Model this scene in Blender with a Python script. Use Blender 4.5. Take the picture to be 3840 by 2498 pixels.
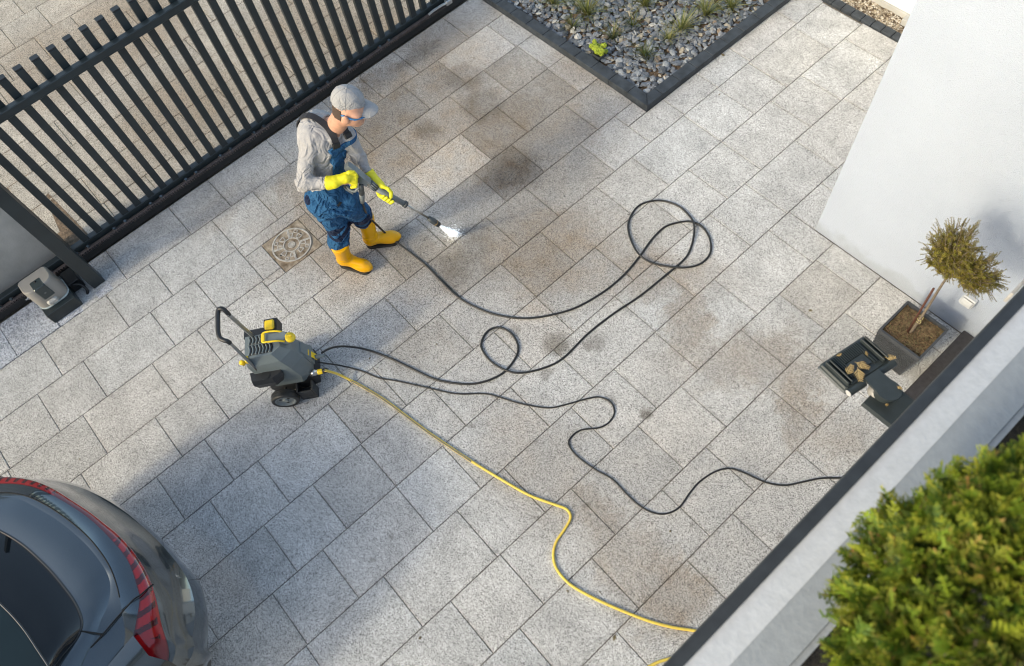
import bpy, math, random
import numpy as np
from mathutils import Vector, Matrix, noise as mnoise

random.seed(7)
rng = np.random.default_rng(11)
scene = bpy.context.scene
COL = scene.collection
for o in list(bpy.data.objects):
    bpy.data.objects.remove(o)

# ------------------------------------------------------------------ camera, sky, sun
FPX, IW, IH = 2849.734, 3840.0, 2498.0
CAM = np.array([3.05881, -2.26948, 4.81236])
_r = np.array([2.49886614, 1.08282347, -0.390946167])
def _rot(r):
    th = np.linalg.norm(r); k = r / th
    K = np.array([[0, -k[2], k[1]], [k[2], 0, -k[0]], [-k[1], k[0], 0]])
    return np.eye(3) + math.sin(th) * K + (1 - math.cos(th)) * K @ K
RC = _rot(_r)                       # rows: right, down, forward
cd = bpy.data.cameras.new('camera')
cam = bpy.data.objects.new('camera', cd); COL.objects.link(cam)
M3 = np.stack([RC[0], -RC[1], -RC[2]], 1)
mw = Matrix.Identity(4)
for i in range(3):
    for j in range(3):
        mw[i][j] = M3[i, j]
    mw[i][3] = CAM[i]
cam.matrix_world = mw
cd.sensor_width = 36.0; cd.lens = FPX / IW * 36.0
cd.clip_start = 0.05; cd.clip_end = 500
cd.dof.use_dof = True; cd.dof.focus_distance = 4.9; cd.dof.aperture_fstop = 3.0
scene.camera = cam

SUN_TO = Vector((-0.12, -1.0, 0.62)).normalized()      # towards the sun
el = math.asin(SUN_TO.z); az = math.atan2(SUN_TO.x, SUN_TO.y)
world = bpy.data.worlds.new('World'); scene.world = world; world.use_nodes = True
wn = world.node_tree.nodes; wl = world.node_tree.links
sky = wn.new('ShaderNodeTexSky'); sky.sky_type = 'NISHITA'; sky.sun_disc = False
sky.sun_elevation = el; sky.sun_rotation = az; sky.air_density = 0.7; sky.dust_density = 1.5; sky.ozone_density = 0.5
wl.new(sky.outputs[0], wn['Background'].inputs[0]); wn['Background'].inputs[1].default_value = 0.15
sd = bpy.data.lights.new('sun', 'SUN'); sd.energy = 0.5; sd.angle = math.radians(5); sd.color = (1.0, 0.955, 0.89)
sun = bpy.data.objects.new('sun', sd); COL.objects.link(sun)
sun.rotation_euler = SUN_TO.to_track_quat('Z', 'Y').to_euler()
sun.location = (0, -20, 12)
scene.view_settings.view_transform = 'Standard'; scene.view_settings.look = 'None'
scene.view_settings.exposure = 1.68; scene.view_settings.gamma = 1.0
scene.view_settings.use_curve_mapping = False
scene.cycles.filter_width = 1.1
scene.view_settings.use_white_balance = True; scene.view_settings.white_balance_temperature = 8300; scene.view_settings.white_balance_tint = 2

def at(u, v, z=0.0):
    """world point at height z that a given sight line of the survey meets"""
    d = np.array([(u - IW / 2) / FPX, (v - IH / 2) / FPX, 1.0]) @ RC
    t = (z - CAM[2]) / d[2]
    return Vector(CAM + d * t)
D = 3840 / 2380.0
def ad(x, y, z=0.0): return at(x * D, y * D, z)

# ------------------------------------------------------------------ helpers
def tag(o, label=None, cat=None, group=None, kind=None):
    if label: o['label'] = label
    if cat: o['category'] = cat
    if group: o['group'] = group
    if kind: o['kind'] = kind
    return o

def root_of(o):
    while o.parent: o = o.parent
    return o

def empty(name, loc, label=None, cat=None, group=None):
    o = bpy.data.objects.new(name, None); COL.objects.link(o)
    o.empty_display_size = 0.05; o.location = loc
    return tag(o, label, cat, group)

def mesh_obj(name, V, F, mat, parent=None, smooth=False, auto=None):
    """V in world coordinates; children are stored relative to their thing"""
    V = np.asarray(V, float)
    off = np.array(root_of(parent).location) if parent else np.zeros(3)
    me = bpy.data.meshes.new(name)
    me.from_pydata([tuple(v) for v in (V - off)], [], [tuple(f) for f in F])
    me.update()
    for m in (mat if isinstance(mat, (list, tuple)) else [mat]):
        me.materials.append(m)
    if smooth: me.shade_smooth()
    if auto is not None: 
        me.shade_smooth()
        try: me.set_sharp_from_angle(angle=math.radians(auto))
        except Exception: pass
    o = bpy.data.objects.new(name, me); COL.objects.link(o)
    if parent: o.parent = parent
    return o

class G:
    """collects shapes into one mesh"""
    def __init__(s): s.V = []; s.F = []; s.mi = []
    def add(s, V, F, mi=0):
        b = len(s.V); s.V.extend([tuple(map(float, v)) for v in V]); s.F.extend([tuple(b + i for i in f) for f in F]); s.mi.extend([mi] * len(F)); return s
    def hexa(s, p, mi=0):   # 8 corners, bottom 4 ccw then top 4
        return s.add(p, [(3, 2, 1, 0), (4, 5, 6, 7), (0, 1, 5, 4), (1, 2, 6, 5), (2, 3, 7, 6), (3, 0, 4, 7)], mi)
    def box(s, x0, x1, y0, y1, z0, z1, b=0.0, mi=0):
        if b <= 0:
            return s.hexa([(x0, y0, z0), (x1, y0, z0), (x1, y1, z0), (x0, y1, z0), (x0, y0, z1), (x1, y0, z1), (x1, y1, z1), (x0, y1, z1)], mi)
        V = []
        for z, i in ((z0, b), (z0 + b, 0), (z1 - b, 0), (z1, b)):
            for (x, y) in ((x0 + i, y0), (x1 - i, y0), (x1, y0 + i), (x1, y1 - i), (x1 - i, y1), (x0 + i, y1), (x0, y1 - i), (x0, y0 + i)):
                cx, cy = (x0 + x1) / 2, (y0 + y1) / 2
                if i: pass
                V.append((x, y, z))
        # proper chamfer: middle rings use chamfered corners, end rings are inset
        V = []
        for z, ins in ((z0, b), (z0 + b, 0), (z1 - b, 0), (z1, b)):
            X0, X1, Y0, Y1 = x0 + ins, x1 - ins, y0 + ins, y1 - ins; c = b
            V += [(X0 + c, Y0, z), (X1 - c, Y0, z), (X1, Y0 + c, z), (X1, Y1 - c, z), (X1 - c, Y1, z), (X0 + c, Y1, z), (X0, Y1 - c, z), (X0, Y0 + c, z)]
        F = [tuple(range(7, -1, -1)), tuple(range(24, 32))]
        for r in range(3):
            for k in range(8):
                F.append((r * 8 + k, r * 8 + (k + 1) % 8, r * 8 + 8 + (k + 1) % 8, r * 8 + 8 + k))
        return s.add(V, F, mi)
    def frame_box(s, o, ex, ey, ez, x0, x1, y0, y1, z0, z1, b=0.0, mi=0):
        g = G().box(x0, x1, y0, y1, z0, z1, b)
        o = np.array(o); A = np.stack([np.array(ex), np.array(ey), np.array(ez)])
        return s.add(np.array(g.V) @ A + o, g.F, mi)
    def tube(s, pts, r, n=8, caps=True, mi=0, r1=None):
        P = np.array([tuple(p) for p in pts], float); m = len(P)
        R = np.full(m, r, float) if np.isscalar(r) else np.array(r, float)
        if r1 is not None: R = np.linspace(r, r1, m)
        T = np.gradient(P, axis=0); T /= np.linalg.norm(T, axis=1)[:, None] + 1e-12
        u = np.cross(T[0], (0, 0, 1.0)); 
        if np.linalg.norm(u) < 1e-3: u = np.cross(T[0], (1.0, 0, 0))
        u /= np.linalg.norm(u); V = []
        for i in range(m):
            u = u - T[i] * (u @ T[i]); u /= np.linalg.norm(u) + 1e-12
            w = np.cross(T[i], u)
            for k in range(n):
                a = 2 * math.pi * k / n
                V.append(P[i] + R[i] * (math.cos(a) * u + math.sin(a) * w))
        F = []
        for i in range(m - 1):
            for k in range(n):
                F.append((i * n + k, i * n + (k + 1) % n, (i + 1) * n + (k + 1) % n, (i + 1) * n + k))
        if caps:
            F.append(tuple(range(n - 1, -1, -1))); F.append(tuple((m - 1) * n + k for k in range(n)))
        return s.add(V, F, mi)
    def prism(s, poly, o, ex, ey, ez, h0, h1, mi=0):
        n = len(poly); o = np.array(o); ex = np.array(ex); ey = np.array(ey); ez = np.array(ez)
        V = [o + p[0] * ex + p[1] * ey + h0 * ez for p in poly] + [o + p[0] * ex + p[1] * ey + h1 * ez for p in poly]
        F = [tuple(range(n - 1, -1, -1)), tuple(range(n, 2 * n))] + [(k, (k + 1) % n, n + (k + 1) % n, n + k) for k in range(n)]
        return s.add(V, F, mi)
    def loft(s, rings, closed=True, caps=True, mi=0):
        n = len(rings[0]); V = [p for r in rings for p in r]; F = []
        for i in range(len(rings) - 1):
            for k in range(n if closed else n - 1):
                F.append((i * n + k, i * n + (k + 1) % n, (i + 1) * n + (k + 1) % n, (i + 1) * n + k))
        if caps and closed:
            F.append(tuple(range(n - 1, -1, -1))); F.append(tuple((len(rings) - 1) * n + k for k in range(n)))
        return s.add(V, F, mi)
    def lathe(s, prof, o, ez, n=20, mi=0):
        ez = np.array(ez, float); ez /= np.linalg.norm(ez)
        ex = np.cross(ez, (0, 0, 1.0)); 
        if np.linalg.norm(ex) < 1e-3: ex = np.array([1.0, 0, 0])
        ex /= np.linalg.norm(ex); ey = np.cross(ez, ex); o = np.array(o)
        rings = [[o + h * ez + r * (math.cos(2 * math.pi * k / n) * ex + math.sin(2 * math.pi * k / n) * ey) for k in range(n)] for r, h in prof]
        return s.loft(rings, mi=mi)
    def build(s, name, mat, parent=None, smooth=False, auto=None):
        o = mesh_obj(name, s.V, s.F, mat, parent, smooth, auto)
        if any(s.mi): o.data.polygons.foreach_set('material_index', s.mi)
        return o

def spline(pts, per=8):
    P = np.array([tuple(p) for p in pts], float); out = []
    Q = np.vstack([2 * P[0] - P[1], P, 2 * P[-1] - P[-2]])
    for i in range(1, len(Q) - 2):
        p0, p1, p2, p3 = Q[i - 1:i + 3]
        for k in range(per):
            t = k / per
            out.append(0.5 * ((2 * p1) + (-p0 + p2) * t + (2 * p0 - 5 * p1 + 4 * p2 - p3) * t * t + (-p0 + 3 * p1 - 3 * p2 + p3) * t ** 3))
    out.append(P[-1]); return np.array(out)

def resample(P, n):
    P = np.asarray(P, float); d = np.r_[0, np.cumsum(np.linalg.norm(np.diff(P, axis=0), axis=1))]
    t = np.linspace(0, d[-1], n); return np.stack([np.interp(t, d, P[:, k]) for k in range(3)], 1)

# ---- signed-distance modelling
def caps(P, a, b, ra, rb):
    a = np.array(a, np.float32); b = np.array(b, np.float32); pa = P - a; ba = b - a
    t = np.clip(pa @ ba / (ba @ ba + 1e-9), 0, 1); return np.linalg.norm(pa - t[:, None] * ba, axis=1) - (ra + (rb - ra) * t)
def ell(P, c, r, ax=None):
    q = P - np.array(c, np.float32)
    if ax is not None: q = q @ np.array(ax, np.float32).T
    r = np.array(r, np.float32); k0 = np.linalg.norm(q / r, axis=1); k1 = np.linalg.norm(q / (r * r), axis=1); return k0 * (k0 - 1) / (k1 + 1e-9)
def smin(a, b, k):
    h = np.clip(0.5 + 0.5 * (b - a) / k, 0, 1); return b + (a - b) * h - k * h * (1 - h)
def sdf_mesh(fn, lo, hi, h):
    lo = np.array(lo, float); n = np.ceil((np.array(hi) - lo) / h).astype(int) + 1
    ax = [lo[i] + h * np.arange(n[i]) for i in range(3)]
    P = np.stack(np.meshgrid(*ax, indexing='ij'), -1).reshape(-1, 3).astype(np.float32)
    F = fn(P).reshape(n).astype(np.float32)
    S = F < 0; c = n - 1
    acc = np.zeros((*c, 3), np.float32); cnt = np.zeros(c, np.float32)
    sl = lambda o, a: tuple(slice(o[i], o[i] + (c[i] if True else 0)) for i in range(3))
    for a in range(3):
        for o1 in (0, 1):
            for o2 in (0, 1):
                o = [0, 0, 0]; oth = [i for i in range(3) if i != a]; o[oth[0]] = o1; o[oth[1]] = o2
                e = list(o); e[a] = 1
                f0 = F[sl(o, a)]; f1 = F[sl(e, a)]; m = (f0 < 0) != (f1 < 0)
                t = np.where(m, f0 / np.where(m, f0 - f1, 1), 0)
                for i in range(3): acc[..., i] += np.where(m, (t if i == a else o[i]), 0)
                cnt += m
    act = cnt > 0; idx = -np.ones(c, int); idx[act] = np.arange(act.sum())
    ii = np.stack(np.nonzero(act), 1); V = lo + h * (ii + acc[act] / cnt[act][:, None]); Fs = []
    for a in range(3):
        b, d = [(1, 2), (2, 0), (0, 1)][a]
        s0 = [slice(0, n[i]) for i in range(3)]; s1 = list(s0); s0[a] = slice(0, n[a] - 1); s1[a] = slice(1, n[a])
        A = S[tuple(s0)]; B = S[tuple(s1)]; E = np.stack(np.nonzero(A != B), 1)
        ok = (E[:, b] > 0) & (E[:, d] > 0) & (E[:, b] < n[b] - 1) & (E[:, d] < n[d] - 1); E = E[ok]
        def cell(db, dd):
            q = E.copy(); q[:, b] -= db; q[:, d] -= dd; return idx[q[:, 0], q[:, 1], q[:, 2]]
        q = np.stack([cell(1, 1), cell(0, 1), cell(0, 0), cell(1, 0)], 1)
        fl = ~A[E[:, 0], E[:, 1], E[:, 2]]; q[fl] = q[fl][:, ::-1]; Fs.append(q)
    return V, np.concatenate(Fs)
def wrinkle(V, amp, scale, seed=0.0, stretch=(1, 1, 1)):
    V = np.array(V); out = V.copy()
    for i, v in enumerate(V):
        q = Vector((v[0] * scale * stretch[0] + seed, v[1] * scale * stretch[1], v[2] * scale * stretch[2]))
        out[i] = v + amp * np.array(mnoise.noise_vector(q))
    return out

# ------------------------------------------------------------------ materials
def nt(name):
    m = bpy.data.materials.new(name); m.use_nodes = True
    return m, m.node_tree.nodes, m.node_tree.links, m.node_tree.nodes['Principled BSDF']
def simple(name, col, rough=0.5, metal=0.0, var=0.12, scale=30, bump=0.0, bscale=200, coat=0.0, spec=0.5, var2=None, detail=4):
    m, n, l, b = nt(name)
    g = n.new('ShaderNodeNewGeometry'); t = n.new('ShaderNodeTexNoise'); t.inputs['Scale'].default_value = scale; t.inputs['Detail'].default_value = detail
    l.new(g.outputs['Position'], t.inputs['Vector'])
    r = n.new('ShaderNodeValToRGB'); e = r.color_ramp.elements
    e[0].position = 0.3; e[1].position = 0.7
    e[0].color = (*[c * (1 - var) for c in col], 1); e[1].color = (*[min(1, c * (1 + var)) for c in (var2 or col)], 1)
    l.new(t.outputs['Fac'], r.inputs['Fac']); l.new(r.outputs['Color'], b.inputs['Base Color'])
    b.inputs['Roughness'].default_value = rough; b.inputs['Metallic'].default_value = metal
    b.inputs['Specular IOR Level'].default_value = spec; b.inputs['Coat Weight'].default_value = coat; b.inputs['Coat Roughness'].default_value = 0.06
    if bump:
        t2 = n.new('ShaderNodeTexNoise'); t2.inputs['Scale'].default_value = bscale; t2.inputs['Detail'].default_value = 3
        l.new(g.outputs['Position'], t2.inputs['Vector'])
        bp = n.new('ShaderNodeBump'); bp.inputs['Strength'].default_value = bump; bp.inputs['Distance'].default_value = 0.01
        l.new(t2.outputs['Fac'], bp.inputs['Height']); l.new(bp.outputs[0], b.inputs['Normal'])
    return m

def cloth(name, col, amp, scale, var=.15, rough=.85):
    m, n, l, b = nt(name)
    g = n.new('ShaderNodeNewGeometry'); t = n.new('ShaderNodeTexNoise'); t.inputs['Scale'].default_value = scale; t.inputs['Detail'].default_value = 2; t.inputs['Distortion'].default_value = 1.2
    l.new(g.outputs['Position'], t.inputs['Vector'])
    w = n.new('ShaderNodeTexNoise'); w.inputs['Scale'].default_value = 160; w.inputs['Detail'].default_value = 3; l.new(g.outputs['Position'], w.inputs['Vector'])
    r = n.new('ShaderNodeValToRGB'); e = r.color_ramp.elements; e[0].position = .3; e[1].position = .7
    e[0].color = (*[c * (1 - var) for c in col], 1); e[1].color = (*[c * (1 + var) for c in col], 1)
    l.new(w.outputs['Fac'], r.inputs['Fac']); l.new(r.outputs['Color'], b.inputs['Base Color']); b.inputs['Roughness'].default_value = rough; b.inputs['Specular IOR Level'].default_value = .25
    mp = n.new('ShaderNodeMapping'); mp.inputs[3].default_value = (1.5, 1.0, .8); mp.inputs[2].default_value = (.5, .3, .6); l.new(g.outputs['Position'], mp.inputs[0]); l.new(mp.outputs[0], t.inputs['Vector'])
    bp = n.new('ShaderNodeBump'); bp.inputs['Strength'].default_value = 1.0; bp.inputs['Distance'].default_value = amp; l.new(t.outputs['Fac'], bp.inputs['Height'])
    b2 = n.new('ShaderNodeBump'); b2.inputs['Strength'].default_value = .15; b2.inputs['Distance'].default_value = .003; l.new(w.outputs['Fac'], b2.inputs['Height']); l.new(bp.outputs[0], b2.inputs['Normal']); l.new(b2.outputs[0], b.inputs['Normal'])
    return m

def granite(name, tones, scale, dirt=(), wet=(), light=(), tint=(1, 1, 1), mott=0.17):
    m, n, l, b = nt(name)
    g = n.new('ShaderNodeNewGeometry'); pos = g.outputs['Position']
    vo = n.new('ShaderNodeTexVoronoi'); vo.inputs['Scale'].default_value = scale; l.new(pos, vo.inputs['Vector'])
    sp = n.new('ShaderNodeSeparateColor'); l.new(vo.outputs['Color'], sp.inputs[0])
    r = n.new('ShaderNodeValToRGB'); e = r.color_ramp.elements
    while len(e) < len(tones): e.new(0.5)
    for i, (p, c) in enumerate(tones): e[i].position = p; e[i].color = (*c, 1)
    l.new(sp.outputs[0], r.inputs['Fac'])
    # broad mottling
    t = n.new('ShaderNodeTexNoise'); t.inputs['Scale'].default_value = 4.5; t.inputs['Detail'].default_value = 7; t.inputs['Roughness'].default_value = 0.65; l.new(pos, t.inputs['Vector'])
    mr = n.new('ShaderNodeMapRange'); mr.inputs[1].default_value = 0.3; mr.inputs[2].default_value = 0.7; mr.inputs[3].default_value = 1 - mott; mr.inputs[4].default_value = 1 + mott
    l.new(t.outputs['Fac'], mr.inputs[0])
    oi = n.new('ShaderNodeObjectInfo'); mo = n.new('ShaderNodeMapRange'); mo.inputs[3].default_value = 0.97; mo.inputs[4].default_value = 1.03; l.new(oi.outputs['Random'], mo.inputs[0])
    mm = n.new('ShaderNodeMath'); mm.operation = 'MULTIPLY'; l.new(mr.outputs[0], mm.inputs[0]); l.new(mo.outputs[0], mm.inputs[1])
    def mul(cin, fac=None, col=None):
        x = n.new('ShaderNodeMix'); x.data_type = 'RGBA'; x.blend_type = 'MULTIPLY'
        l.new(cin, x.inputs[6])
        return x
    x = mul(r.outputs['Color']); x.inputs[0].default_value = 1; cb = n.new('ShaderNodeCombineColor')
    for i in range(3): 
        q = n.new('ShaderNodeMath'); q.operation = 'MULTIPLY'; q.inputs[1].default_value = tint[i]; l.new(mm.outputs[0], q.inputs[0]); l.new(q.outputs[0], cb.inputs[i])
    l.new(cb.outputs[0], x.inputs[7]); cur = x.outputs[2]
    tcn = n.new('ShaderNodeTexCoord'); sg = n.new('ShaderNodeSeparateXYZ'); l.new(tcn.outputs['Generated'], sg.inputs[0])
    def edge(o_):
        q = n.new('ShaderNodeMath'); q.operation = 'PINGPONG'; q.inputs[1].default_value = .5; l.new(o_, q.inputs[0]); return q.outputs[0]
    em = n.new('ShaderNodeMath'); em.operation = 'MINIMUM'; l.new(edge(sg.outputs[0]), em.inputs[0]); l.new(edge(sg.outputs[1]), em.inputs[1])
    en = n.new('ShaderNodeTexNoise'); en.inputs['Scale'].default_value = 7; en.inputs['Detail'].default_value = 5; l.new(pos, en.inputs['Vector'])
    ew_ = n.new('ShaderNodeMapRange'); ew_.inputs[1].default_value = .35; ew_.inputs[2].default_value = .7; ew_.inputs[3].default_value = .004; ew_.inputs[4].default_value = .11; l.new(en.outputs['Fac'], ew_.inputs[0])
    ef = n.new('ShaderNodeMapRange'); ef.interpolation_type = 'SMOOTHSTEP'; ef.inputs[1].default_value = 0; ef.inputs[3].default_value = .15; ef.inputs[4].default_value = 0; l.new(em.outputs[0], ef.inputs[0]); l.new(ew_.outputs[0], ef.inputs[2])
    ex_ = mul(cur); ex_.inputs[7].default_value = (.52, .47, .40, 1); l.new(ef.outputs[0], ex_.inputs[0]); cur = ex_.outputs[2]
    xs_ = mul(cur); xs_.inputs[0].default_value = 1; l.new(oi.outputs['Color'], xs_.inputs[7]); cur = xs_.outputs[2]
    # warped coordinates for stains and brightened patches
    w = n.new('ShaderNodeTexNoise'); w.inputs['Scale'].default_value = 3.6; w.inputs['Detail'].default_value = 9; w.inputs['Roughness'].default_value = 0.78; l.new(pos, w.inputs['Vector'])
    ws = n.new('ShaderNodeVectorMath'); ws.operation = 'MULTIPLY_ADD'; ws.inputs[1].default_value = (0.9, 0.9, 0); ws.inputs[2].default_value = (-0.45, -0.45, 0); l.new(w.outputs['Color'], ws.inputs[0])
    wa = n.new('ShaderNodeVectorMath'); wa.operation = 'ADD'; l.new(ws.outputs[0], wa.inputs[0]); l.new(pos, wa.inputs[1])
    w2 = n.new('ShaderNodeVectorMath'); w2.operation = 'MULTIPLY_ADD'; w2.inputs[1].default_value = (0.24, 0.24, 0); w2.inputs[2].default_value = (-0.12, -0.12, 0); l.new(w.outputs['Color'], w2.inputs[0])
    wb = n.new('ShaderNodeVectorMath'); wb.operation = 'ADD'; l.new(w2.outputs[0], wb.inputs[0]); l.new(pos, wb.inputs[1])
    def layer(blobs, colour, edge, src):
        nonlocal cur
        acc = None
        for (x0, y0, rx, ry, ang, amt) in blobs:
            mp = n.new('ShaderNodeMapping'); mp.vector_type = 'TEXTURE'; mp.inputs[1].default_value = (x0, y0, 0); mp.inputs[2].default_value = (0, 0, ang); mp.inputs[3].default_value = (rx, ry, 1)
            l.new(src, mp.inputs[0])
            ml = n.new('ShaderNodeVectorMath'); ml.operation = 'MULTIPLY'; ml.inputs[1].default_value = (1, 1, 0); l.new(mp.outputs[0], ml.inputs[0])
            ln = n.new('ShaderNodeVectorMath'); ln.operation = 'LENGTH'; l.new(ml.outputs[0], ln.inputs[0])
            q = n.new('ShaderNodeMapRange'); q.interpolation_type = 'SMOOTHSTEP'; q.inputs[1].default_value = 1.15; q.inputs[2].default_value = edge; q.inputs[3].default_value = 0; q.inputs[4].default_value = amt
            l.new(ln.outputs['Value'], q.inputs[0])
            if acc is None: acc = q.outputs[0]
            else:
                a = n.new('ShaderNodeMath'); a.operation = 'MAXIMUM'; l.new(acc, a.inputs[0]); l.new(q.outputs[0], a.inputs[1]); acc = a.outputs[0]
        if acc is None: return
        # stains and brightened patches sit unevenly on the grain
        a = n.new('ShaderNodeMapRange'); a.inputs[1].default_value = 0.25; a.inputs[2].default_value = 0.75; a.inputs[3].default_value = 0.35; a.inputs[4].default_value = 1.3; l.new(t.outputs['Fac'], a.inputs[0])
        c = n.new('ShaderNodeMath'); c.operation = 'MULTIPLY'; c.use_clamp = True; l.new(acc, c.inputs[0]); l.new(a.outputs[0], c.inputs[1])
        y = mul(cur); y.inputs[7].default_value = (*colour, 1); l.new(c.outputs[0], y.inputs[0]); cur = y.outputs[2]
    layer(dirt, (0.47, 0.355, 0.25), 0.25, wa.outputs[0])
    layer(wet, (0.36, 0.34, 0.31), 0.45, wb.outputs[0])
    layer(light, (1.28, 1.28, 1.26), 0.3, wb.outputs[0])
    l.new(cur, b.inputs['Base Color'])
    b.inputs['Roughness'].default_value = 0.8; b.inputs['Specular IOR Level'].default_value = 0.3
    bp = n.new('ShaderNodeBump'); bp.inputs['Strength'].default_value = 0.25; bp.inputs['Distance'].default_value = 0.004
    l.new(sp.outputs[1], bp.inputs['Height']); l.new(bp.outputs[0], b.inputs['Normal'])
    return m

def vcol(name, rough=0.6, spec=0.3, trans=0.0):
    """colour of the thing itself, stored per face corner (leaf tips, stone kinds)"""
    m, n, l, b = nt(name)
    a = n.new('ShaderNodeAttribute'); a.attribute_name = 'tone'
    l.new(a.outputs['Color'], b.inputs['Base Color']); b.inputs['Roughness'].default_value = rough; b.inputs['Specular IOR Level'].default_value = spec
    if trans:
        b.inputs['Subsurface Weight'].default_value = 0.0
        tr = n.new('ShaderNodeBsdfTranslucent'); l.new(a.outputs['Color'], tr.inputs[0])
        mx = n.new('ShaderNodeMixShader'); mx.inputs[0].default_value = trans
        l.new(b.outputs[0], mx.inputs[1]); l.new(tr.outputs[0], mx.inputs[2]); l.new(mx.outputs[0], n['Material Output'].inputs[0])
    return m
def paint_verts(o, cols):
    a = o.data.color_attributes.new('tone', 'FLOAT_COLOR', 'POINT')
    c = np.ones((len(o.data.vertices), 4), np.float32); c[:, :3] = cols; a.data.foreach_set('color', c.ravel())

def bl(x, y, r, amt=0.6, asp=1.0, ang=0.0):
    p = ad(x, y); return (p.x, p.y, r, r * asp, ang, amt)
DIRT = [bl(1600, 740, .6, .6, .3, 2.3), bl(1850, 930, .5, .6, .3, 2.3), bl(1240, 1060, .8, .4, .6), bl(1480, 1310, .7, .5, .5), bl(1500, 640, .8, .55, .35, .75), bl(1750, 850, .75, .5, .35, .75), bl(1330, 180, .5, .6), bl(1120, 320, 1.35, .72, .8, .6), bl(900, 330, .85, .75), bl(1260, 580, .9, .72, .7, .5), bl(740, 520, .7, .6), bl(1060, 150, .75, .7), bl(1000, 620, .6, .5), bl(1600, 1150, 1.6, .20, .5, .5), bl(1100, 700, 1.0, .28), bl(900, 200, .55, .75, .6, 1.5), bl(1060, 330, .45, .7), bl(1200, 260, .5, .7), bl(1180, 400, .42, .9, .8, .4), bl(1340, 290, .42, .6), 
        bl(700, 450, .45, .55, .7), bl(1310, 590, .55, .65, .7, .4), bl(1250, 650, .45, .6), 
        bl(1740, 820, .5, .55, .45, 1.2), bl(1380, 1200, .4, .6, .7), bl(970, 790, .35, .4), bl(830, 660, .3, .4),
        bl(1560, 1380, .35, .7), bl(1950, 1020, .3, .45), bl(520, 480, .5, .35, .5, 1.5), bl(640, 620, .3, .3)]
WET = [bl(1075, 590, .24, .6, 1.6, .5), bl(1130, 650, .18, .35), bl(1290, 795, .12, .8), bl(1382, 800, .07, .75, 1.3), bl(1498, 967, .055, .85), bl(1418, 932, .05, .6), bl(1270, 865, .06, .6), bl(920, 545, .16, .6), bl(1190, 395, .26, .4), bl(1120, 240, .22, .55), bl(990, 300, .2, .55, .6), bl(800, 590, .2, .45), bl(960, 590, .3, .45),
       bl(1200, 770, .05, .5), bl(1090, 990, .035, .6), bl(1143, 880, .03, .6), bl(905, 1250, .03, .6), bl(720, 1205, .02, .7), bl(870, 1300, .025, .6), bl(1240, 1205, .03, .6), bl(1815, 1255, .03, .6), bl(1360, 1170, .03, .6), bl(1020, 910, .03, .5), bl(1610, 1225, .025, .5), bl(970, 130, .28, .5, .4, 1.5), bl(1080, 180, .2, .5)]
LIGHT = [bl(1950, 130, 1.1, .55, .5, 1.2), bl(1650, 330, .8, .3), bl(1100, 120, .26, .6), bl(1050, 370, .36, .7), bl(960, 430, .2, .6), bl(1045, 575, .14, .7), bl(1300, 350, .25, .5)]  # first, largest blob paints sunlight on the far path into the slab colour
TONES = [(0.0, (.10, .10, .10)), (0.11, (.19, .187, .183)), (0.26, (.39, .38, .37)), (0.6, (.50, .49, .475)), (1.0, (.72, .71, .69))]
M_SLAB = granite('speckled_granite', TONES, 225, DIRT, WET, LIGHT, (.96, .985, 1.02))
M_SLAB_OUT = granite('warm_granite', TONES, 225, [bl(300, 60, .9, .6), bl(420, 250, .8, .55), bl(860, 100, .8, .6), bl(100, 150, .8, .5), bl(700, 60, .8, .5)], [], [], (.80, .75, .68))
M_BLUE = granite('blue_granite', [(0.0, (.08, .09, .11)), (0.2, (.2, .21, .24)), (0.55, (.5, .52, .56)), (1.0, (.75, .77, .8))], 190, tint=(.97, 1, 1.05))
M_JOINT = simple('joint_sand', (.20, .175, .145), .95, var=.4, scale=40, bump=.6)
M_GROUND = simple('packed_ground', (.2, .18, .15), .95, var=.3, scale=1.5)
M_GATE = simple('anthracite_powder_coat', (.018, .027, .032), .38, var=.15, scale=9, bump=.03, bscale=600)
M_GATE_TOP = M_GATE
M_BLACK = simple('black_steel', (.010, .012, .014), .45, var=.2, scale=14)
M_RACK = simple('rack_plastic', (.075, .062, .062), .5, var=.3, scale=18)
M_ZINC = simple('zinc', (.55, .56, .57), .35, 1.0, var=.2, scale=25)
M_BOLT = simple('bolt_steel', (.12, .16, .19), .35, .8, var=.2, scale=80)
M_CURB = simple('anthracite_concrete', (.034, .043, .054), .75, var=.35, scale=14, bump=.35, bscale=260)
M_CONC = simple('pale_concrete', (.40, .40, .39), .8, var=.16, scale=5, bump=.12, bscale=60, detail=8)
M_SOIL = simple('soil', (.14, .10, .07), .95, var=.5, scale=35, bump=.9, bscale=60)
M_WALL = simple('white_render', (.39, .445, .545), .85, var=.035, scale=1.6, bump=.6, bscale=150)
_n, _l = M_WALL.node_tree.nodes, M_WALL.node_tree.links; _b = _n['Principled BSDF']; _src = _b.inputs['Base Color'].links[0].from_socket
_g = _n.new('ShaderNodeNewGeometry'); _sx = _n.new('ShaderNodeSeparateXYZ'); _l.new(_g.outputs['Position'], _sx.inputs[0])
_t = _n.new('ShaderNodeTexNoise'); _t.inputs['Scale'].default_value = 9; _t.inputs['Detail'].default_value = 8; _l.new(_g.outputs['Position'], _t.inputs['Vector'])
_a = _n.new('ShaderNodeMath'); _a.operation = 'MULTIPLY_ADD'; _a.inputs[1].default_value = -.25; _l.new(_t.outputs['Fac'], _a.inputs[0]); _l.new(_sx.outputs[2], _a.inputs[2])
_m = _n.new('ShaderNodeMapRange'); _m.interpolation_type = 'SMOOTHSTEP'; _m.inputs[1].default_value = .04; _m.inputs[2].default_value = -.12; _m.inputs[3].default_value = 0; _m.inputs[4].default_value = .7; _l.new(_a.outputs[0], _m.inputs[0])
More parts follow.
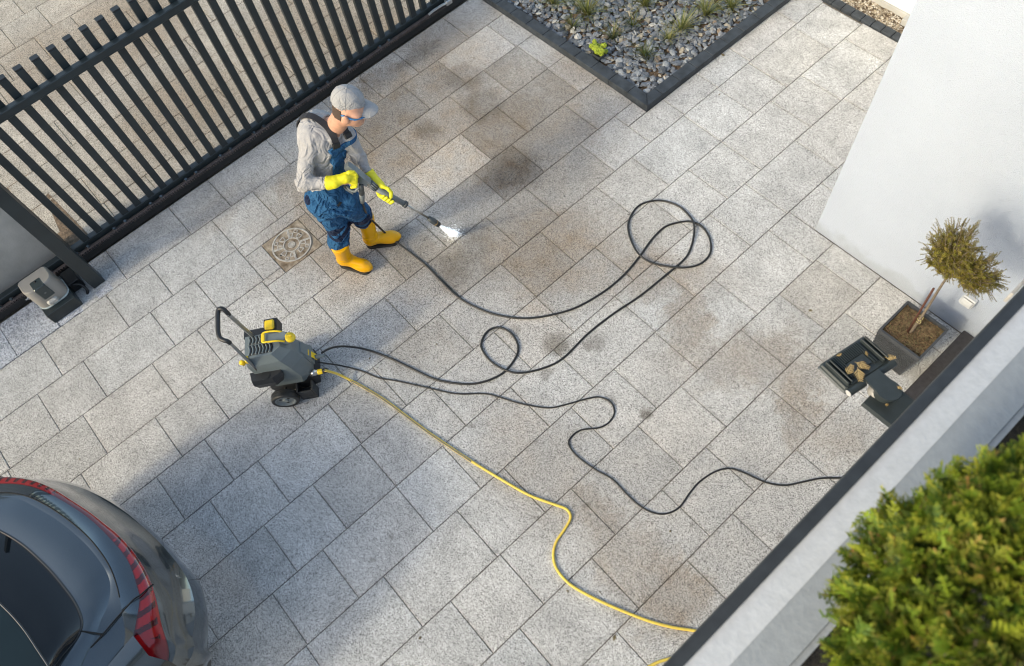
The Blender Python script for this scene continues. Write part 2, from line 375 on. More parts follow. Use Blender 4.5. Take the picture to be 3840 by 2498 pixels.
_x = _n.new('ShaderNodeMix'); _x.data_type = 'RGBA'; _x.blend_type = 'MULTIPLY'; _x.inputs[7].default_value = (.72, .70, .66, 1); _l.new(_src, _x.inputs[6]); _l.new(_m.outputs[0], _x.inputs[0]); _l.new(_x.outputs[2], _b.inputs['Base Color'])
M_WHITE = simple('white_plaster', (.8, .8, .78), .8, var=.03, scale=3)
M_COPE = simple('coping_dark', (.022, .026, .031), .55, var=.3, scale=20)
M_LEDGE = simple('ledge_pale_metal', (.42, .435, .46), .6, var=.07, scale=45, detail=10, bump=.15, bscale=90)
M_LEDGE2 = simple('ledge_grey_metal', (.265, .285, .305), .55, var=.07, scale=38, detail=10, bump=.15, bscale=90)
M_PLINTH = simple('plinth_dark', (.04, .038, .042), .8, var=.2, scale=40)

# ------------------------------------------------------------------ setting
W_ = 0.4
def struct(name): 
    o = empty(name, (0, 0, 0)); o['kind'] = 'structure'; return o
ground = G().add([(-150, -150, -.06), (150, -150, -.06), (150, 150, -.06), (-150, 150, -.06)], [(0, 1, 2, 3)]).build('ground', M_GROUND); ground['kind'] = 'structure'

SLABM = {}
def slab_mesh(L, Wd, mat, h=0.03, b=0.0035):
    key = (round(L, 3), round(Wd, 3), mat.name)
    if key in SLABM: return SLABM[key]
    g = G(); x, y = Wd / 2, L / 2
    V = []
    for z, i in ((-h, 0), (-b, 0), (0, b)):
        V += [(-x + i, -y + i, z), (x - i, -y + i, z), (x - i, y - i, z), (-x + i, y - i, z)]
    F = [(8, 9, 10, 11)] + [(r * 4 + k, r * 4 + (k + 1) % 4, r * 4 + 4 + (k + 1) % 4, r * 4 + 4 + k) for r in range(2) for k in range(4)]
    g.add(V, F)
    me = bpy.data.meshes.new('paving_slab'); me.from_pydata(g.V, [], g.F); me.materials.append(mat); SLABM[key] = me
    return me
GAP = 0.0038
DIRTY = [ad(x, y) for x, y in ((600, 440), (820, 240), (1060, 50), (1190, 80), (1420, 250), (1330, 420), (1460, 560), (1290, 700), (1060, 620), (880, 640), (690, 650))]
def inside(x, y, poly):
    c = False; n = len(poly)
    for i in range(n):
        a, b = poly[i], poly[i - 1]
        if (a.y > y) != (b.y > y) and x < (b.x - a.x) * (y - a.y) / (b.y - a.y) + a.x: c = not c
    return c
def tone_of(x, y, parent):
    """each slab's own colour: some stay grimy, some have been washed"""
    v = 1 + rng.normal(0, .028); w = rng.normal(0, .009); w2 = 0.0
    if parent.name.startswith('driveway') and inside(x, y, DIRTY):
        g_ = rng.uniform(.25, 1.0); v *= 1 - .20 * g_; w2 = .05 * g_
        for cx, cy, k in ((-1.4, .65, 1.26), (-.6, -.34, 1.22), (-1.0, .1, 1.0)):
            if abs(x - cx) < .19 and abs(y - cy) < .28: v = k; w2 = .01
        for cx, cy, k in ((-.2, -.03, .72), (-.6, .16, .80)):
            if abs(x - cx) < .19 and abs(y - cy) < .2: v = k; w2 = .05
    elif rng.random() < .08: v *= .92; w2 = .03
    v = min(v, 1.45)
    return (v * (1 + w + w2 * .3), v * (1 - w2 * .25), v * (1 - w - w2), 1)
def slab(parent, x0, x1, y0, y1, mat, name='paving_slab'):
    me = slab_mesh(y1 - y0 - GAP, x1 - x0 - GAP, mat)
    o = bpy.data.objects.new(name, me); COL.objects.link(o); o.parent = parent
    o.location = ((x0 + x1) / 2, (y0 + y1) / 2, rng.uniform(-.0012, .0012))
    o.color = tone_of((x0 + x1) / 2, (y0 + y1) / 2, parent)
    o.rotation_euler = (rng.normal(0, .0006), rng.normal(0, .0006), rng.normal(0, .0006))

JOINTS = {-5: [-7.07, -5.58, -4.61, -0.62, 0.39, 1.84], -4: [-9.0, -7.56, -6.58, -5.09, -4.09, -1.59, -0.1, 0.9, 2.37], -3: [-9.53, -8.57, -7.1, -3.59, -1.1, 0.4, 1.4], -2: [-9.08, -7.62, -6.63, -5.14, -1.61, -0.1, 0.9, 2.38], -1: [-8.11, -7.13, -4.63, -0.58, 0.43, 1.92], 0: [-8.64, -7.66, -3.65, -0.11, 1.4], 1: [-8.16, -7.17, -4.68, -3.14, -0.61, 4.36, 5.34, 6.76], 2: [-7.7, -6.71, -4.17, -2.66, -1.64, -0.13, 2.4, 3.36, 4.83, 5.78, 7.19], 3: [-8.19, -7.2, -5.7, -4.69, -3.16, -2.14, -0.62, 2.89, 4.35], 4: [-6.72, -5.21, -1.65, 0.88, 2.37], 5: [-6.17, -3.63, -1.08, 0.44, 1.45], 6: [-4.15, -2.6, -1.58, -0.06], 7: [-3.12, -2.09]}
def row_joints(known, lo, hi):
    """complete a row: 1.0 and 1.5 module slabs between the measured joints"""
    ys = sorted(known) if known else [lo + rng.uniform(0, 1.2)]
    out = [ys[0]]
    for y in ys[1:]:
        g = y - out[-1]; best = None
        for a in range(0, 12):
            for b in range(0, 12):
                if a + b == 0: continue
                e = abs(a + 1.5 * b - g)
                if best is None or e < best[0] - 1e-6 or (abs(e - best[0]) < 1e-6 and abs(a - b) < abs(best[1] - best[2])): best = (e, a, b)
        seq = [1.0] * best[1] + [1.5] * best[2]
        # alternate
        seq = sorted(seq, key=lambda s: rng.random()); tot = sum(seq); s = out[-1]; base = s
        acc = 0
        for q in seq[:-1]:
            acc += q * g / tot; out.append(base + acc)
        out.append(y)
    k = 0
    while out[-1] < hi: out.append(out[-1] + (1.5 if rng.random() < .55 else 1.0))
    while out[0] > lo: out.insert(0, out[0] - (1.5 if rng.random() < .55 else 1.0))
    return [y for y in out]

driveway = struct('driveway')
bed = G().box(-1.99, 3.6, -5.2, 3.45, -.055, -.012).build('joint_sand', M_JOINT, driveway)
X_GATE = -1.988
PL_X, PL_Y = .155, 1.177            # outer corner of the planting bed
MH = (-1.087, -.733, -1.878, -1.520)  # manhole frame
def put(x0, x1, y0, y1):
    if y1 - y0 < .03 or x1 - x0 < .03: return
    # cut away what the planting bed, house and manhole take
    if x0 > 1.83 and y0 > 1.18: return
    if x1 > 1.85 and y1 > 1.18:
        if x0 < 1.80: put(x0, 1.829, max(y0, 1.18), y1)
        y1 = min(y1, 1.178)
    if x0 < PL_X and y0 >= PL_Y - .02:
        if x1 <= PL_X + .03: return
        x0 = PL_X + .004
    elif x0 < PL_X and y1 > PL_Y:
        if x1 <= PL_X + .05: y1 = PL_Y - .003
        else:
            put(x0, PL_X, y0, PL_Y - .003); x0 = PL_X + .002
    if y1 > 3.12: y1 = 3.12
    if y1 - y0 < .03 or x1 - x0 < .03: return
    m = MH
    if x0 < m[1] - .01 and x1 > m[0] + .01 and y0 < m[3] - .01 and y1 > m[2] + .01:
        for (a, b_, c, d) in ((x0, max(x0, m[0]), y0, y1), (min(x1, m[1]), x1, y0, y1), (max(x0, m[0]), min(x1, m[1]), y0, max(y0, m[2])), (max(x0, m[0]), min(x1, m[1]), min(y1, m[3]), y1)):
            if b_ - a > .02 and d - c > .02: slab(driveway, a, b_, c, d, M_SLAB)
        return
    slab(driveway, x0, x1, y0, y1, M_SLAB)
for k in range(-5, 9):
    lo = -8.2 if k < 2 else -10.5 + .0 * k
    lo = {-5: -7.35, -4: -11, -3: -11, -2: -11, -1: -10.5, 0: -10, 1: -9.6, 2: -9.4, 3: -9.2, 4: -8.6, 5: -8, 6: -7.2, 7: -6.4, 8: -5.6}[k]
    js = row_joints(JOINTS.get(k, []), lo, 7.6 if k < 5 else 2.95)
    for y0, y1 in zip(js[:-1], js[1:]):
        x0, x1 = k * W_, (k + 1) * W_
        if k == -5: x0 = X_GATE
        put(x0, x1, y0 * W_, y1 * W_)
# blue granite strip by the gate drive
for y0, y1, x0, x1 in ((-5.0, -4.37, -1.985, -1.604), (-4.37, -3.79, -1.985, -1.604), (-3.79, -3.425, -1.985, -1.604), (-3.425, -3.085, -1.985, -1.604), (-3.085, -2.95, -1.68, -1.604)):
    slab(driveway, x0, x1, y0, y1, M_BLUE, 'granite_slab')

pavement = struct('pavement')
G().box(-11, -2.07, -6, 6.2, -.06, -.03).build('joint_sand', M_JOINT, pavement)
for k in range(-26, -5):
    js = row_joints([rng.uniform(-7.3, -6.2)], -7.4 if k > -9 else -9.5, 6.0 + max(0, (-12 - k) * .6) if k > -20 else 10)
    for y0, y1 in zip(js[:-1], js[1:]):
        x1 = (k + 1) * W_ - .06
        slab(pavement, k * W_ - .06, x1, y0 * W_, y1 * W_, M_SLAB_OUT); 
for c in list(pavement.children):
    if c.name.startswith('paving'): c.location.z -= .018
soil = G().add([(-2.45, -3.1, -.02), (-2.2, -3.0, -.015), (-2.25, -2.86, -.015), (-3.3, -2.95, -.02), (-5, -3.0, -.02), (-5, -5.5, -.02), (-2.4, -5.5, -.02)], [(6, 5, 4, 3, 2, 1, 0)][::-1]).build('soil_strip', M_SOIL); soil['kind'] = 'structure'

# ------------------------------------------------------------------ planting bed
pb = empty('planting_bed', (PL_X, PL_Y, 0), 'raised corner bed of grey slate chips edged with dark anthracite blocks', 'planting bed')
G().add([(-2.0, 1.26, .012), (.07, 1.26, .012), (.27, 5, .012), (-2.0, 5, .012)], [(0, 1, 2, 3)]).build('bed_soil', M_SOIL, pb)
HB = .062
def curb(p0, p1, q1, q0):
    """block between outer p0->p1 and inner q0->q1"""
    b = .004; g = G()
    def lp(z, i):
        c = [(np.array(a)) for a in (p0, p1, q1, q0)]; m = sum(c) / 4
        return [(*(v + (m - v) / np.linalg.norm(m - v) * i), z) for v in c]
    g.loft([lp(-.03, .0015), lp(HB - b, .0015), lp(HB, .0015 + b)])
    g.build('edging_block', M_CURB, pb)
xs = [PL_X, -.0885 + .02, -.278, -.485, -.685, -.868, -1.079, -1.29, -1.497, -1.685, -1.90]
for i, (a, b_) in enumerate(zip(xs[:-1], xs[1:])):
    yo = lambda x: PL_Y + (x - PL_X) * .022; t = .1
    curb((b_, yo(b_)), (a, yo(a)), (a - (t if i == 0 else 0), yo(a) + t), (b_, yo(b_) + t))
ys = [PL_Y, 1.357, 1.563, 1.758, 1.949, 2.145, 2.334, 2.538, 2.725, 2.92, 3.12, 3.32, 3.52]
for i, (a, b_) in enumerate(zip(ys[:-1], ys[1:])):
    xo = lambda y: PL_X + (y - PL_Y) * .017; t = .1
    curb((xo(a), a), (xo(b_), b_), (xo(b_) - t, b_), (xo(a) - t, a + (t if i == 0 else 0)))
# slate chips
def rock():
    ph = (1 + 5 ** .5) / 2
    V = np.array([(-1, ph, 0), (1, ph, 0), (-1, -ph, 0), (1, -ph, 0), (0, -1, ph), (0, 1, ph), (0, -1, -ph), (0, 1, -ph), (ph, 0, -1), (ph, 0, 1), (-ph, 0, -1), (-ph, 0, 1)], float)
    V /= np.linalg.norm(V, axis=1)[:, None]
    V *= rng.uniform(.72, 1.15, (12, 1)); V *= np.array([1, rng.uniform(.5, .85), rng.uniform(.18, .32)])
    F = [(0, 11, 5), (0, 5, 1), (0, 1, 7), (0, 7, 10), (0, 10, 11), (1, 5, 9), (5, 11, 4), (11, 10, 2), (10, 7, 6), (7, 1, 8), (3, 9, 4), (3, 4, 2), (3, 2, 6), (3, 6, 8), (3, 8, 9), (4, 9, 5), (2, 4, 11), (6, 2, 10), (8, 6, 7), (9, 8, 1)]
    return V, F
CHIPT = [(.13, .145, .17), (.19, .205, .23), (.09, .105, .125), (.27, .285, .30), (.055, .065, .08), (.30, .27, .22), (.22, .17, .13), (.40, .40, .39)]
CHIPW = np.array([.24, .22, .18, .13, .09, .07, .03, .04]); CHIPW /= CHIPW.sum()
M_CHIP = [simple('slate_%d' % 1, c, .6, var=.3, scale=60) for c in CHIPT]
def in_bed(x, y): return x < PL_X - .11 + (y - PL_Y) * .017 and y > PL_Y + .11 + (x - PL_X) * .022
ROCKS = [rock() for _ in range(14)]
pts = []
while len(pts) < 4600:
    x, y = rng.uniform(-1.75, .2), rng.uniform(1.2, 3.3)
    if in_bed(x, y): pts.append((x, y))
pts.sort(key=lambda p: (p[0] - CAM[0]) ** 2 + (p[1] - CAM[1]) ** 2)
rmesh = []
for i, (V, F) in enumerate(ROCKS):
    for ti in range(len(CHIPT)):
        me = bpy.data.meshes.new('slate_chip'); me.from_pydata([tuple(v) for v in V], [], F); me.materials.append(M_CHIP[ti]); rmesh.append(me)
rest = G(); 
for i, (x, y) in enumerate(pts):
    s = rng.uniform(.016, .040) * (1.15 if rng.random() < .2 else 1); z = .028 + rng.uniform(-.008, .012); e = (rng.normal(0, .3), rng.normal(0, .3), rng.uniform(0, 6.28)); ri = rng.integers(14); ti = rng.choice(8, p=CHIPW)
    if i % 4 == 0 and i < 1200:
        o = bpy.data.objects.new('slate_chip', rmesh[ri * 8 + ti]); COL.objects.link(o); o.parent = pb
        o.location = (x - PL_X, y - PL_Y, z + .006); s *= 1.15; o.scale = (s, s, s); o.rotation_euler = e
    else:
        V, F = ROCKS[ri]; Rm = np.array(Matrix.Rotation(e[2], 3, 'Z') @ Matrix.Rotation(e[1], 3, 'Y') @ Matrix.Rotation(e[0], 3, 'X'))
        rest.add((V * s) @ Rm.T + np.array((x, y, z)), F, int(ti))
o = rest.build('slate_gravel', M_CHIP, pb); o['kind'] = 'stuff'

# ------------------------------------------------------------------ right hand house, its side yard and the white wall behind
hs = empty('white_house', (1.83, 1.18, 0), 'tall white rendered house corner rising beside the potted conifer', 'house')
G().box(1.832, 6.0, 1.18, 3.05, 0, 3.3).build('wall', M_WALL, hs)
sk = empty('wall_socket', (2.93, 1.178, .33), 'small white outdoor socket box low on the white house wall', 'socket')
G().box(2.885, 2.975, 1.14, 1.179, .30, .385, .006).build('socket_box', simple('socket_white', (.5, .52, .55), .45), sk)
G().box(2.895, 2.965, 1.130, 1.141, .308, .377, .004).build('flap', simple('socket_flap', (.55, .57, .6), .4), sk)
yard = struct('gravel_strip')
G().add([(.2, 3.19, .0), (1.83, 3.19, .0), (1.83, 3.42, .0), (.2, 3.42, .0)], [(0, 1, 2, 3)]).build('soil', M_SOIL, yard)
gr = G()
for _ in range(1500):
    V, F = ROCKS[rng.integers(14)]; s = rng.uniform(.006, .013); a = rng.uniform(0, 6.28)
    Rm = np.array(Matrix.Rotation(a, 3, 'Z')); gr.add((V * s) @ Rm.T + np.array((rng.uniform(.3, 1.5), rng.uniform(3.2, 3.4), .008)), F, int(rng.choice(3)))
o = gr.build('pea_gravel', [simple('pea_a', (.36, .30, .22), .8, var=.3), simple('pea_b', (.25, .21, .16), .8, var=.3), simple('pea_c', (.5, .46, .4), .8, var=.3)], yard); o['kind'] = 'stuff'
for i in range(14):
    x = .17 + i * .1
    G().box(x, x + .096, 3.125, 3.205, -.03, .018, .004).build('edging_block', M_CURB, yard)
bw = empty('garden_wall', (.9, 3.38, 0), 'white wall on a pale sill at the far end of the paved path', 'wall')
G().box(.3, 1.8, 3.40, 3.7, 0, 1.6).build('wall', M_WHITE, bw)
G().box(.3, 1.8, 3.375, 3.40, 0, .05, .004).build('sill', M_CONC, bw)
G().box(1.03, 1.09, 3.30, 3.374, 0, .06, .004).build('end_block', M_CONC, bw)

# ------------------------------------------------------------------ the house this view is taken from: parapet trough
hp = empty('near_house', (3.25, -1.5, 0), 'near house edge with pale parapet trough and dark coping strip', 'house')
Y0, Y1 = -5.5, 1.175
G().box(3.28, 5.5, Y0, Y1, 0, 2.35).build('wall', M_WALL, hp)
G().box(3.028, 3.277, .50, Y1, 0, .05, .004).build('plinth', M_PLINTH, hp)
G().box(3.0785, 3.1095, Y0, Y1, 2.72, 2.9, .003).build('coping_strip', M_COPE, hp)
G().box(3.066, 3.0765, -.55, Y1, 2.66, 2.71, .002).build('drip_edge', simple('rough_render', (.45, .44, .44), .9, bump=.6, bscale=120), hp)
G().hexa([(3.1097, Y0, 2.72), (3.1777, Y0, 2.72), (3.1777, Y1, 2.72), (3.1097, Y1, 2.72), (3.1097, Y0, 2.892), (3.1777, Y0, 2.904), (3.1777, Y1, 2.904), (3.1097, Y1, 2.892)]).build('ledge', M_LEDGE, hp)
G().hexa([(3.178, Y0, 2.72), (3.268, Y0, 2.72), (3.268, Y1, 2.72), (3.178, Y1, 2.72), (3.178, Y0, 2.903), (3.268, Y0, 2.885), (3.268, Y1, 2.885), (3.178, Y1, 2.903)]).build('inner_ledge', M_LEDGE2, hp)
G().box(3.27, 3.285, Y0, Y1, 2.40, 2.876).build('trough_side', M_LEDGE2, hp)
G().box(3.29, 5.2, Y0, Y1, 2.36, 2.62).build('trough_soil', simple('trough_soil', (.03, .025, .02), .95, var=.5, scale=60, bump=.8), hp)

# ------------------------------------------------------------------ sliding gate
gt = empty('sliding_gate', (-2.05, -1.0, 0), 'long anthracite sliding gate of upright slats with toothed drive rack', 'gate')
GY0, GY1 = -4.6, 1.10
sl = None
y = -2.5185 - .12 * 3
n_s = 0
me_slat = None
while y < GY1 - .06:
    if me_slat is None:
        g = G().box(-.0225, .0225, -.0275, .0275, 0, 1.43, .004)
        me_slat = bpy.data.meshes.new('slat'); me_slat.from_pydata(g.V, [], g.F); me_slat.materials.append(M_GATE)
        g = G().box(-.024, .024, -.029, .029, 0, .012, .003)
        me_cap = bpy.data.meshes.new('end_cap'); me_cap.from_pydata(g.V, [], g.F); me_cap.materials.append(M_BLACK)
    s = bpy.data.objects.new('slat', me_slat); COL.objects.link(s); s.parent = gt; s.location = (0 - .001, y + 1.0, .148)
    c = bpy.data.objects.new('end_cap', me_cap); COL.objects.link(c); c.parent = s; c.location = (0, 0, 1.4305)
    y += .12
G().box(-2.025, -1.975, -2.93, GY1, 1.375, 1.435, .005).build('top_rail', M_GATE, gt)
G().box(-2.083, -2.028, GY0, GY1, .092, .150, .005).build('bottom_rail', M_GATE, gt)
G().box(-2.083, -1.995, GY0, GY1, .004, .078, .004).build('lower_beam', M_BLACK, gt)
rk = G(); rk.box(-2.012, -1.988, GY0, .92, .082, .106, .002)
yy = GY0
while yy < .9:
    rk.hexa([(-1.9885, yy, .084), (-1.9765, yy + .003, .084), (-1.9765, yy + .009, .084), (-1.9885, yy + .012, .084), (-1.9885, yy, .104), (-1.9765, yy + .003, .104), (-1.9765, yy + .009, .104), (-1.9885, yy + .012, .104)])
    yy += .0215
rk.build('drive_rack', M_RACK, gt)
for i in range(14):
    for dy in (0, .1):
        yb = -2.047 - .333 * 7 + .3395 * i + dy + .02
        if yb > .72: continue
        b_ = G().box(-2.026, -1.99, yb - .018, yb + .018, .094, .110, .003).build('bracket', M_RACK, gt)
        G().lathe([(0, .012), (.0115, .012), (.0115, 0), (.0125, 0), (.0125, -.001), (0, -.001)], (-2.006, yb, .111), (.1, 0, 1), 6).build('bolt', M_BOLT, b_)
# closing catch
ct = G(); ct.tube(spline([(-1.985, .60, .118), (-1.975, .66, .135), (-1.968, .74, .138), (-1.968, .80, .13)], 6), .011, 8); ct.box(-1.99, -1.955, .79, .86, .10, .15, .006)
ct.build('limit_stop', M_ZINC, gt)
po = empty('gate_post', (-1.76, -3.02, 0), 'tall square anthracite gate post standing beside the gate drive', 'post')
G().box(-1.813, -1.716, -3.067, -2.966, 0, 2.6, .004).build('post', M_GATE, po)
G().box(-1.86, -1.814, -3.05, -2.985, .20, .30, .004).build('guide_roller_bracket', M_BLACK, po)
po2 = empty('guide_post', (-2.13, -3.02, 0), 'slim dark guide post behind the sliding gate beside the concrete wall', 'post')
G().box(-2.165, -2.125, -3.06, -3.01, 0, 2.4, .003).build('post', M_BLACK, po2)
cw = empty('concrete_wall', (-2.28, -3.15, 0), 'smooth pale concrete wall panel behind the gate motor', 'wall')
G().box(-2.36, -2.19, -7.0, -3.075, 0, 2.4, .006).build('panel', M_CONC, cw)
G().box(-2.372, -2.182, -3.073, -3.045, 0, 2.4, .003).build('end_trim', simple('trim_zinc', (.5, .5, .49), .5, var=.2, scale=10), cw)

# ------------------------------------------------------------------ manhole cover
M_IRON = simple('weathered_iron', (.15, .095, .05), .8, var=.4, scale=16, bump=.3, bscale=120, var2=(.30, .26, .21))
M_IRON2 = simple('worn_iron_rib', (.40, .385, .36), .6, var=.3, scale=30)
mh = empty('manhole_cover', (-.91, -1.699, 0), 'rust stained round iron manhole cover in a square frame behind the worker', 'manhole cover')
x0, x1, y0, y1 = MH; mc = (-.91, -1.699)
f = G().box(x0 + .003, x1 - .003, y0 + .003, y1 - .003, -.03, -.002, .002); f.build('frame', M_IRON, mh)
def ring(g, r0, r1, z0, z1, n=40):
    g.lathe([(r0, z0), (r1, z0), (r1, z1), (r0, z1), (r0, z0)], (mc[0], mc[1], 0), (0, 0, 1), n)
g = G().prism([(.160 * math.cos(a), .160 * math.sin(a)) for a in np.linspace(0, 2 * math.pi, 49)[:-1]], (*mc, 0), (1, 0, 0), (0, 1, 0), (0, 0, 1), -.0018, .0015); cv = g.build('cover', M_IRON, mh)
g = G(); ring(g, .148, .160, .0008, .006); ring(g, .060, .068, .0008, .006); ring(g, .022, .030, .0015, .006, 20); g.build('raised_ring', M_IRON2, cv)
def prect(a, r, w0, w1, h, t, g):
    ca, sa = math.cos(a), math.sin(a); c = lambda rr, tt: (mc[0] + rr * ca - tt * sa, mc[1] + rr * sa + tt * ca)
    q = [(r - h / 2, -w0), (r + h / 2, -w1), (r + h / 2, w1), (r - h / 2, w0)]
    for (r0_, t0_), (r1_, t1_) in zip(q, q[1:] + q[:1]):
        p0 = np.array(c(r0_, t0_)); p1 = np.array(c(r1_, t1_)); d = (p1 - p0) / np.linalg.norm(p1 - p0); nn = np.array((-d[1], d[0])) * t / 2
        g.hexa([(*(p0 - nn), .0008), (*(p1 - nn), .0008), (*(p1 + nn), .0008), (*(p0 + nn), .0008), (*(p0 - nn), .0055), (*(p1 - nn), .0055), (*(p1 + nn), .0055), (*(p0 + nn), .0055)])
G().prism([(.019 * math.cos(a), .019 * math.sin(a)) for a in np.linspace(0, 2 * math.pi, 17)[:-1]], (*mc, 0), (1, 0, 0), (0, 1, 0), (0, 0, 1), .0008, .005).build('boss', M_IRON2, cv)
for i in range(8):
    g = G(); prect(i * math.pi / 4 + .3, .052 + .040, .011, .022, .036, .008, g); g.build('raised_frame', M_IRON2, cv)
for i in range(4):
    a = i * math.pi / 2 + .72; g = G(); prect(a, .128, .012, .014, .024, .007, g); g.build('raised_frame', M_IRON2, cv)
    a += .5; g = G().frame_box((mc[0], mc[1], 0), (math.cos(a), math.sin(a), 0), (-math.sin(a), math.cos(a), 0), (0, 0, 1), .070, .150, -.008, .008, .0008, .005); g.build('rib', M_IRON2, cv)
for a in (1.9, 4.9):
    g = G(); g.lathe([(0, .001), (.009, .001), (.009, .0025), (0, .0025)], (mc[0] + .118 * math.cos(a), mc[1] + .118 * math.sin(a), 0), (0, 0, 1), 12); g.build('lifting_hole', M_BLACK, cv)

# ------------------------------------------------------------------ gate drive motor
M_MOTOR = simple('beige_grey_plastic', (.30, .285, .265), .42, var=.05, scale=8)
M_MOTOR_DK = simple('smoked_panel', (.035, .048, .052), .25, var=.1, scale=10)
M_TRIM = simple('pale_gasket', (.42, .5, .52), .5)
gm = empty('gate_motor', (-1.72, -3.31, 0), 'rounded beige sliding gate motor standing on a dark block', 'gate motor')
G().box(-1.93, -1.655, -3.442, -3.197, 0, .112, .004).build('base', M_GATE, gm)
G().box(-1.955, -1.80, -3.195, -3.10, .0, .10, .004).build('gear_housing', M_BLACK, gm)
def stad(z, ins, sh=0.0):
    X0, X1, Y0_, Y1_ = -1.885 + ins, -1.712 - ins + sh, -3.440 + ins, -3.196 - ins; r = .066 - ins; out = []
    for cx, cy, a0 in ((X1 - r, Y1_ - r, 0), (X0 + r * .5, Y1_ - r * .5, 90), (X0 + r * .5, Y0_ + r * .5, 180), (X1 - r, Y0_ + r, 270)):
        rr = r if a0 in (0, 270) else r * .5
        for k in range(7):
            a = math.radians(a0 + k * 15); out.append((cx + rr * math.cos(a), cy + rr * math.sin(a), z))
    return out
G().loft([stad(.113, .0, .008), stad(.122, -.002, .008), stad(.124, .0, .008)]).build('gasket', M_TRIM, gm)
cvr = G().loft([stad(.122, .003, .004), stad(.312, .004), stad(.324, .007), stad(.331, .014)]).build('housing', M_MOTOR, gm, auto=35)
G().frame_box((0, 0, 0), (1, 0, 0), (0, 1, 0), (0, 0, 1), -1.80, -1.7045, -3.362, -3.275, .20, .3345, .006).build('display_panel', M_MOTOR_DK, cvr)
G().box(-1.7055, -1.7035, -3.326, -3.312, .255, .267).build('emblem', simple('emblem_grey', (.10, .12, .13), .3), cvr)
G().box(-1.735, -1.69, -3.372, -3.288, .128, .178, .012).build('lock_flap', simple('flap_plastic', (.40, .40, .385), .4), cvr)
g = G(); g.lathe([(0, 0), (.007, 0), (.007, .004), (0, .004)], (-1.69, -3.345, .145), (1, 0, 0), 10); g.build('lock', M_ZINC, cvr)
g = G(); g.lathe([(0, 0), (.008, 0), (.006, .008), (0, .009)], (-1.775, -3.318, .3345), (0, 0, 1), 12); g.build('lens', M_BLACK, cvr)
g = G(); g.lathe([(0, 0), (.012, 0), (.012, .012), (.005, .012), (.005, .03), (0, .03)], (-1.80, -3.438, .22), (0, -1, 0), 8); g.build('release_bolt', M_ZINC, gm)
G().tube(spline([(-1.80, -3.17, .08), (-1.77, -3.12, .07), (-1.73, -3.11, .03), (-1.72, -3.13, -.005)], 6), .011, 8).build('cable', M_BLACK, gm, True)

# ------------------------------------------------------------------ hoses and cables
M_RUB = simple('black_rubber', (.016, .017, .018), .45, var=.2, scale=60)
M_YEL = simple('yellow_hose', (.72, .53, .10), .45, var=.08, scale=30)
M_HGREY = simple('grey_hose_stripe', (.10, .10, .10), .5)
def hose(name, px, r, mat, label, cat, per=6, extra_start=(), n=8):
    P = list(extra_start) + [ad(x, y, r if len(q) == 0 else q[0]) for (x, y, *q) in px]
    return tag(G().tube(spline(P, per), r, n).build(name, mat, None, True), label, cat)
HP = [(843, 471, .84), (847, 486, .70), (856, 503, .50), (873, 520, .28), (899, 545, .10), (931, 570, .03), (960, 592), (993, 619), (1060, 686), (1110, 716), (1160, 733), (1223, 740), (1286, 731), (1343, 713), (1406, 676), (1453, 636), (1488, 594), (1513, 559), (1543, 529), (1573, 518), (1605, 515), (1632, 527), (1650, 556), (1650, 590), (1626, 614), (1586, 622, .02), (1526, 614), (1488, 594, .023), (1466, 556), (1461, 516), (1485, 478), (1530, 466), (1575, 478), (1605, 505), (1614, 530, .022), (1607, 572), (1590, 603, .008), (1543, 643), (1486, 689), (1426, 729), (1366, 776), (1313, 829), (1276, 851), (1226, 865), (1186, 864, .02), (1146, 844), (1121, 813), (1121, 789), (1136, 768), (1160, 761), (1186, 773), (1203, 799), (1201, 826), (1176, 861, .008), (1143, 881), (1103, 892), (1060, 891), (1010, 881), (960, 858), (903, 831), (853, 813, .02), (813, 806, .08), (783, 806, .18), (762, 812, .26), (748, 820, .30)]
hose('pressure_hose', HP, .0078, M_RUB, 'black high pressure hose looping from the washer to the spray gun', 'hose')
PC = [(741, 842, .22), (760, 845, .12), (793, 850, .03), (843, 863), (880, 878), (926, 886), (993, 901), (1060, 915), (1126, 915), (1160, 923), (1210, 938), (1273, 948), (1313, 941), (1360, 928), (1393, 923), (1420, 936), (1428, 959), (1416, 981), (1393, 994), (1353, 999), (1330, 1013), (1322, 1032), (1340, 1059), (1383, 1091), (1423, 1114), (1457, 1149), (1490, 1178), (1523, 1193), (1553, 1193), (1580, 1178), (1603, 1146), (1627, 1119), (1663, 1096), (1697, 1089), (1730, 1099), (1777, 1120), (1823, 1128), (1867, 1120), (1907, 1112), (1957, 1111), (2000, 1114)]
hose('power_cable', PC, .0058, M_RUB, 'thin black power cable winding from the washer to the near house', 'cable')
YH = [(755, 861, .26), (775, 866, .16), (793, 873, .07), (815, 884, .02), (843, 899), (893, 929), (943, 966), (993, 1003), (1037, 1033), (1097, 1073), (1190, 1129), (1237, 1154), (1290, 1173), (1317, 1184), (1326, 1203), (1313, 1229), (1293, 1259), (1286, 1289), (1293, 1321), (1320, 1354), (1357, 1378), (1403, 1401), (1457, 1424), (1510, 1444), (1563, 1458), (1620, 1467), (1660, 1478), (1664, 1500), (1618, 1518), (1553, 1532), (1530, 1539), (1510, 1549), (1490, 1562), (1460, 1600)]
yh = hose('garden_hose', YH, .0088, M_YEL, 'yellow garden hose running from the washer across the paving', 'hose', n=10)
P = spline([ad(x, y, q[0] if q else .0088) for (x, y, *q) in YH[:10]], 6)
side = np.array([0.55, 0.10, .83]); 
G().tube(P + np.array([-.0012, -.0022, .0032]), .0062, 8).build('grey_stripe', M_HGREY, yh, True)

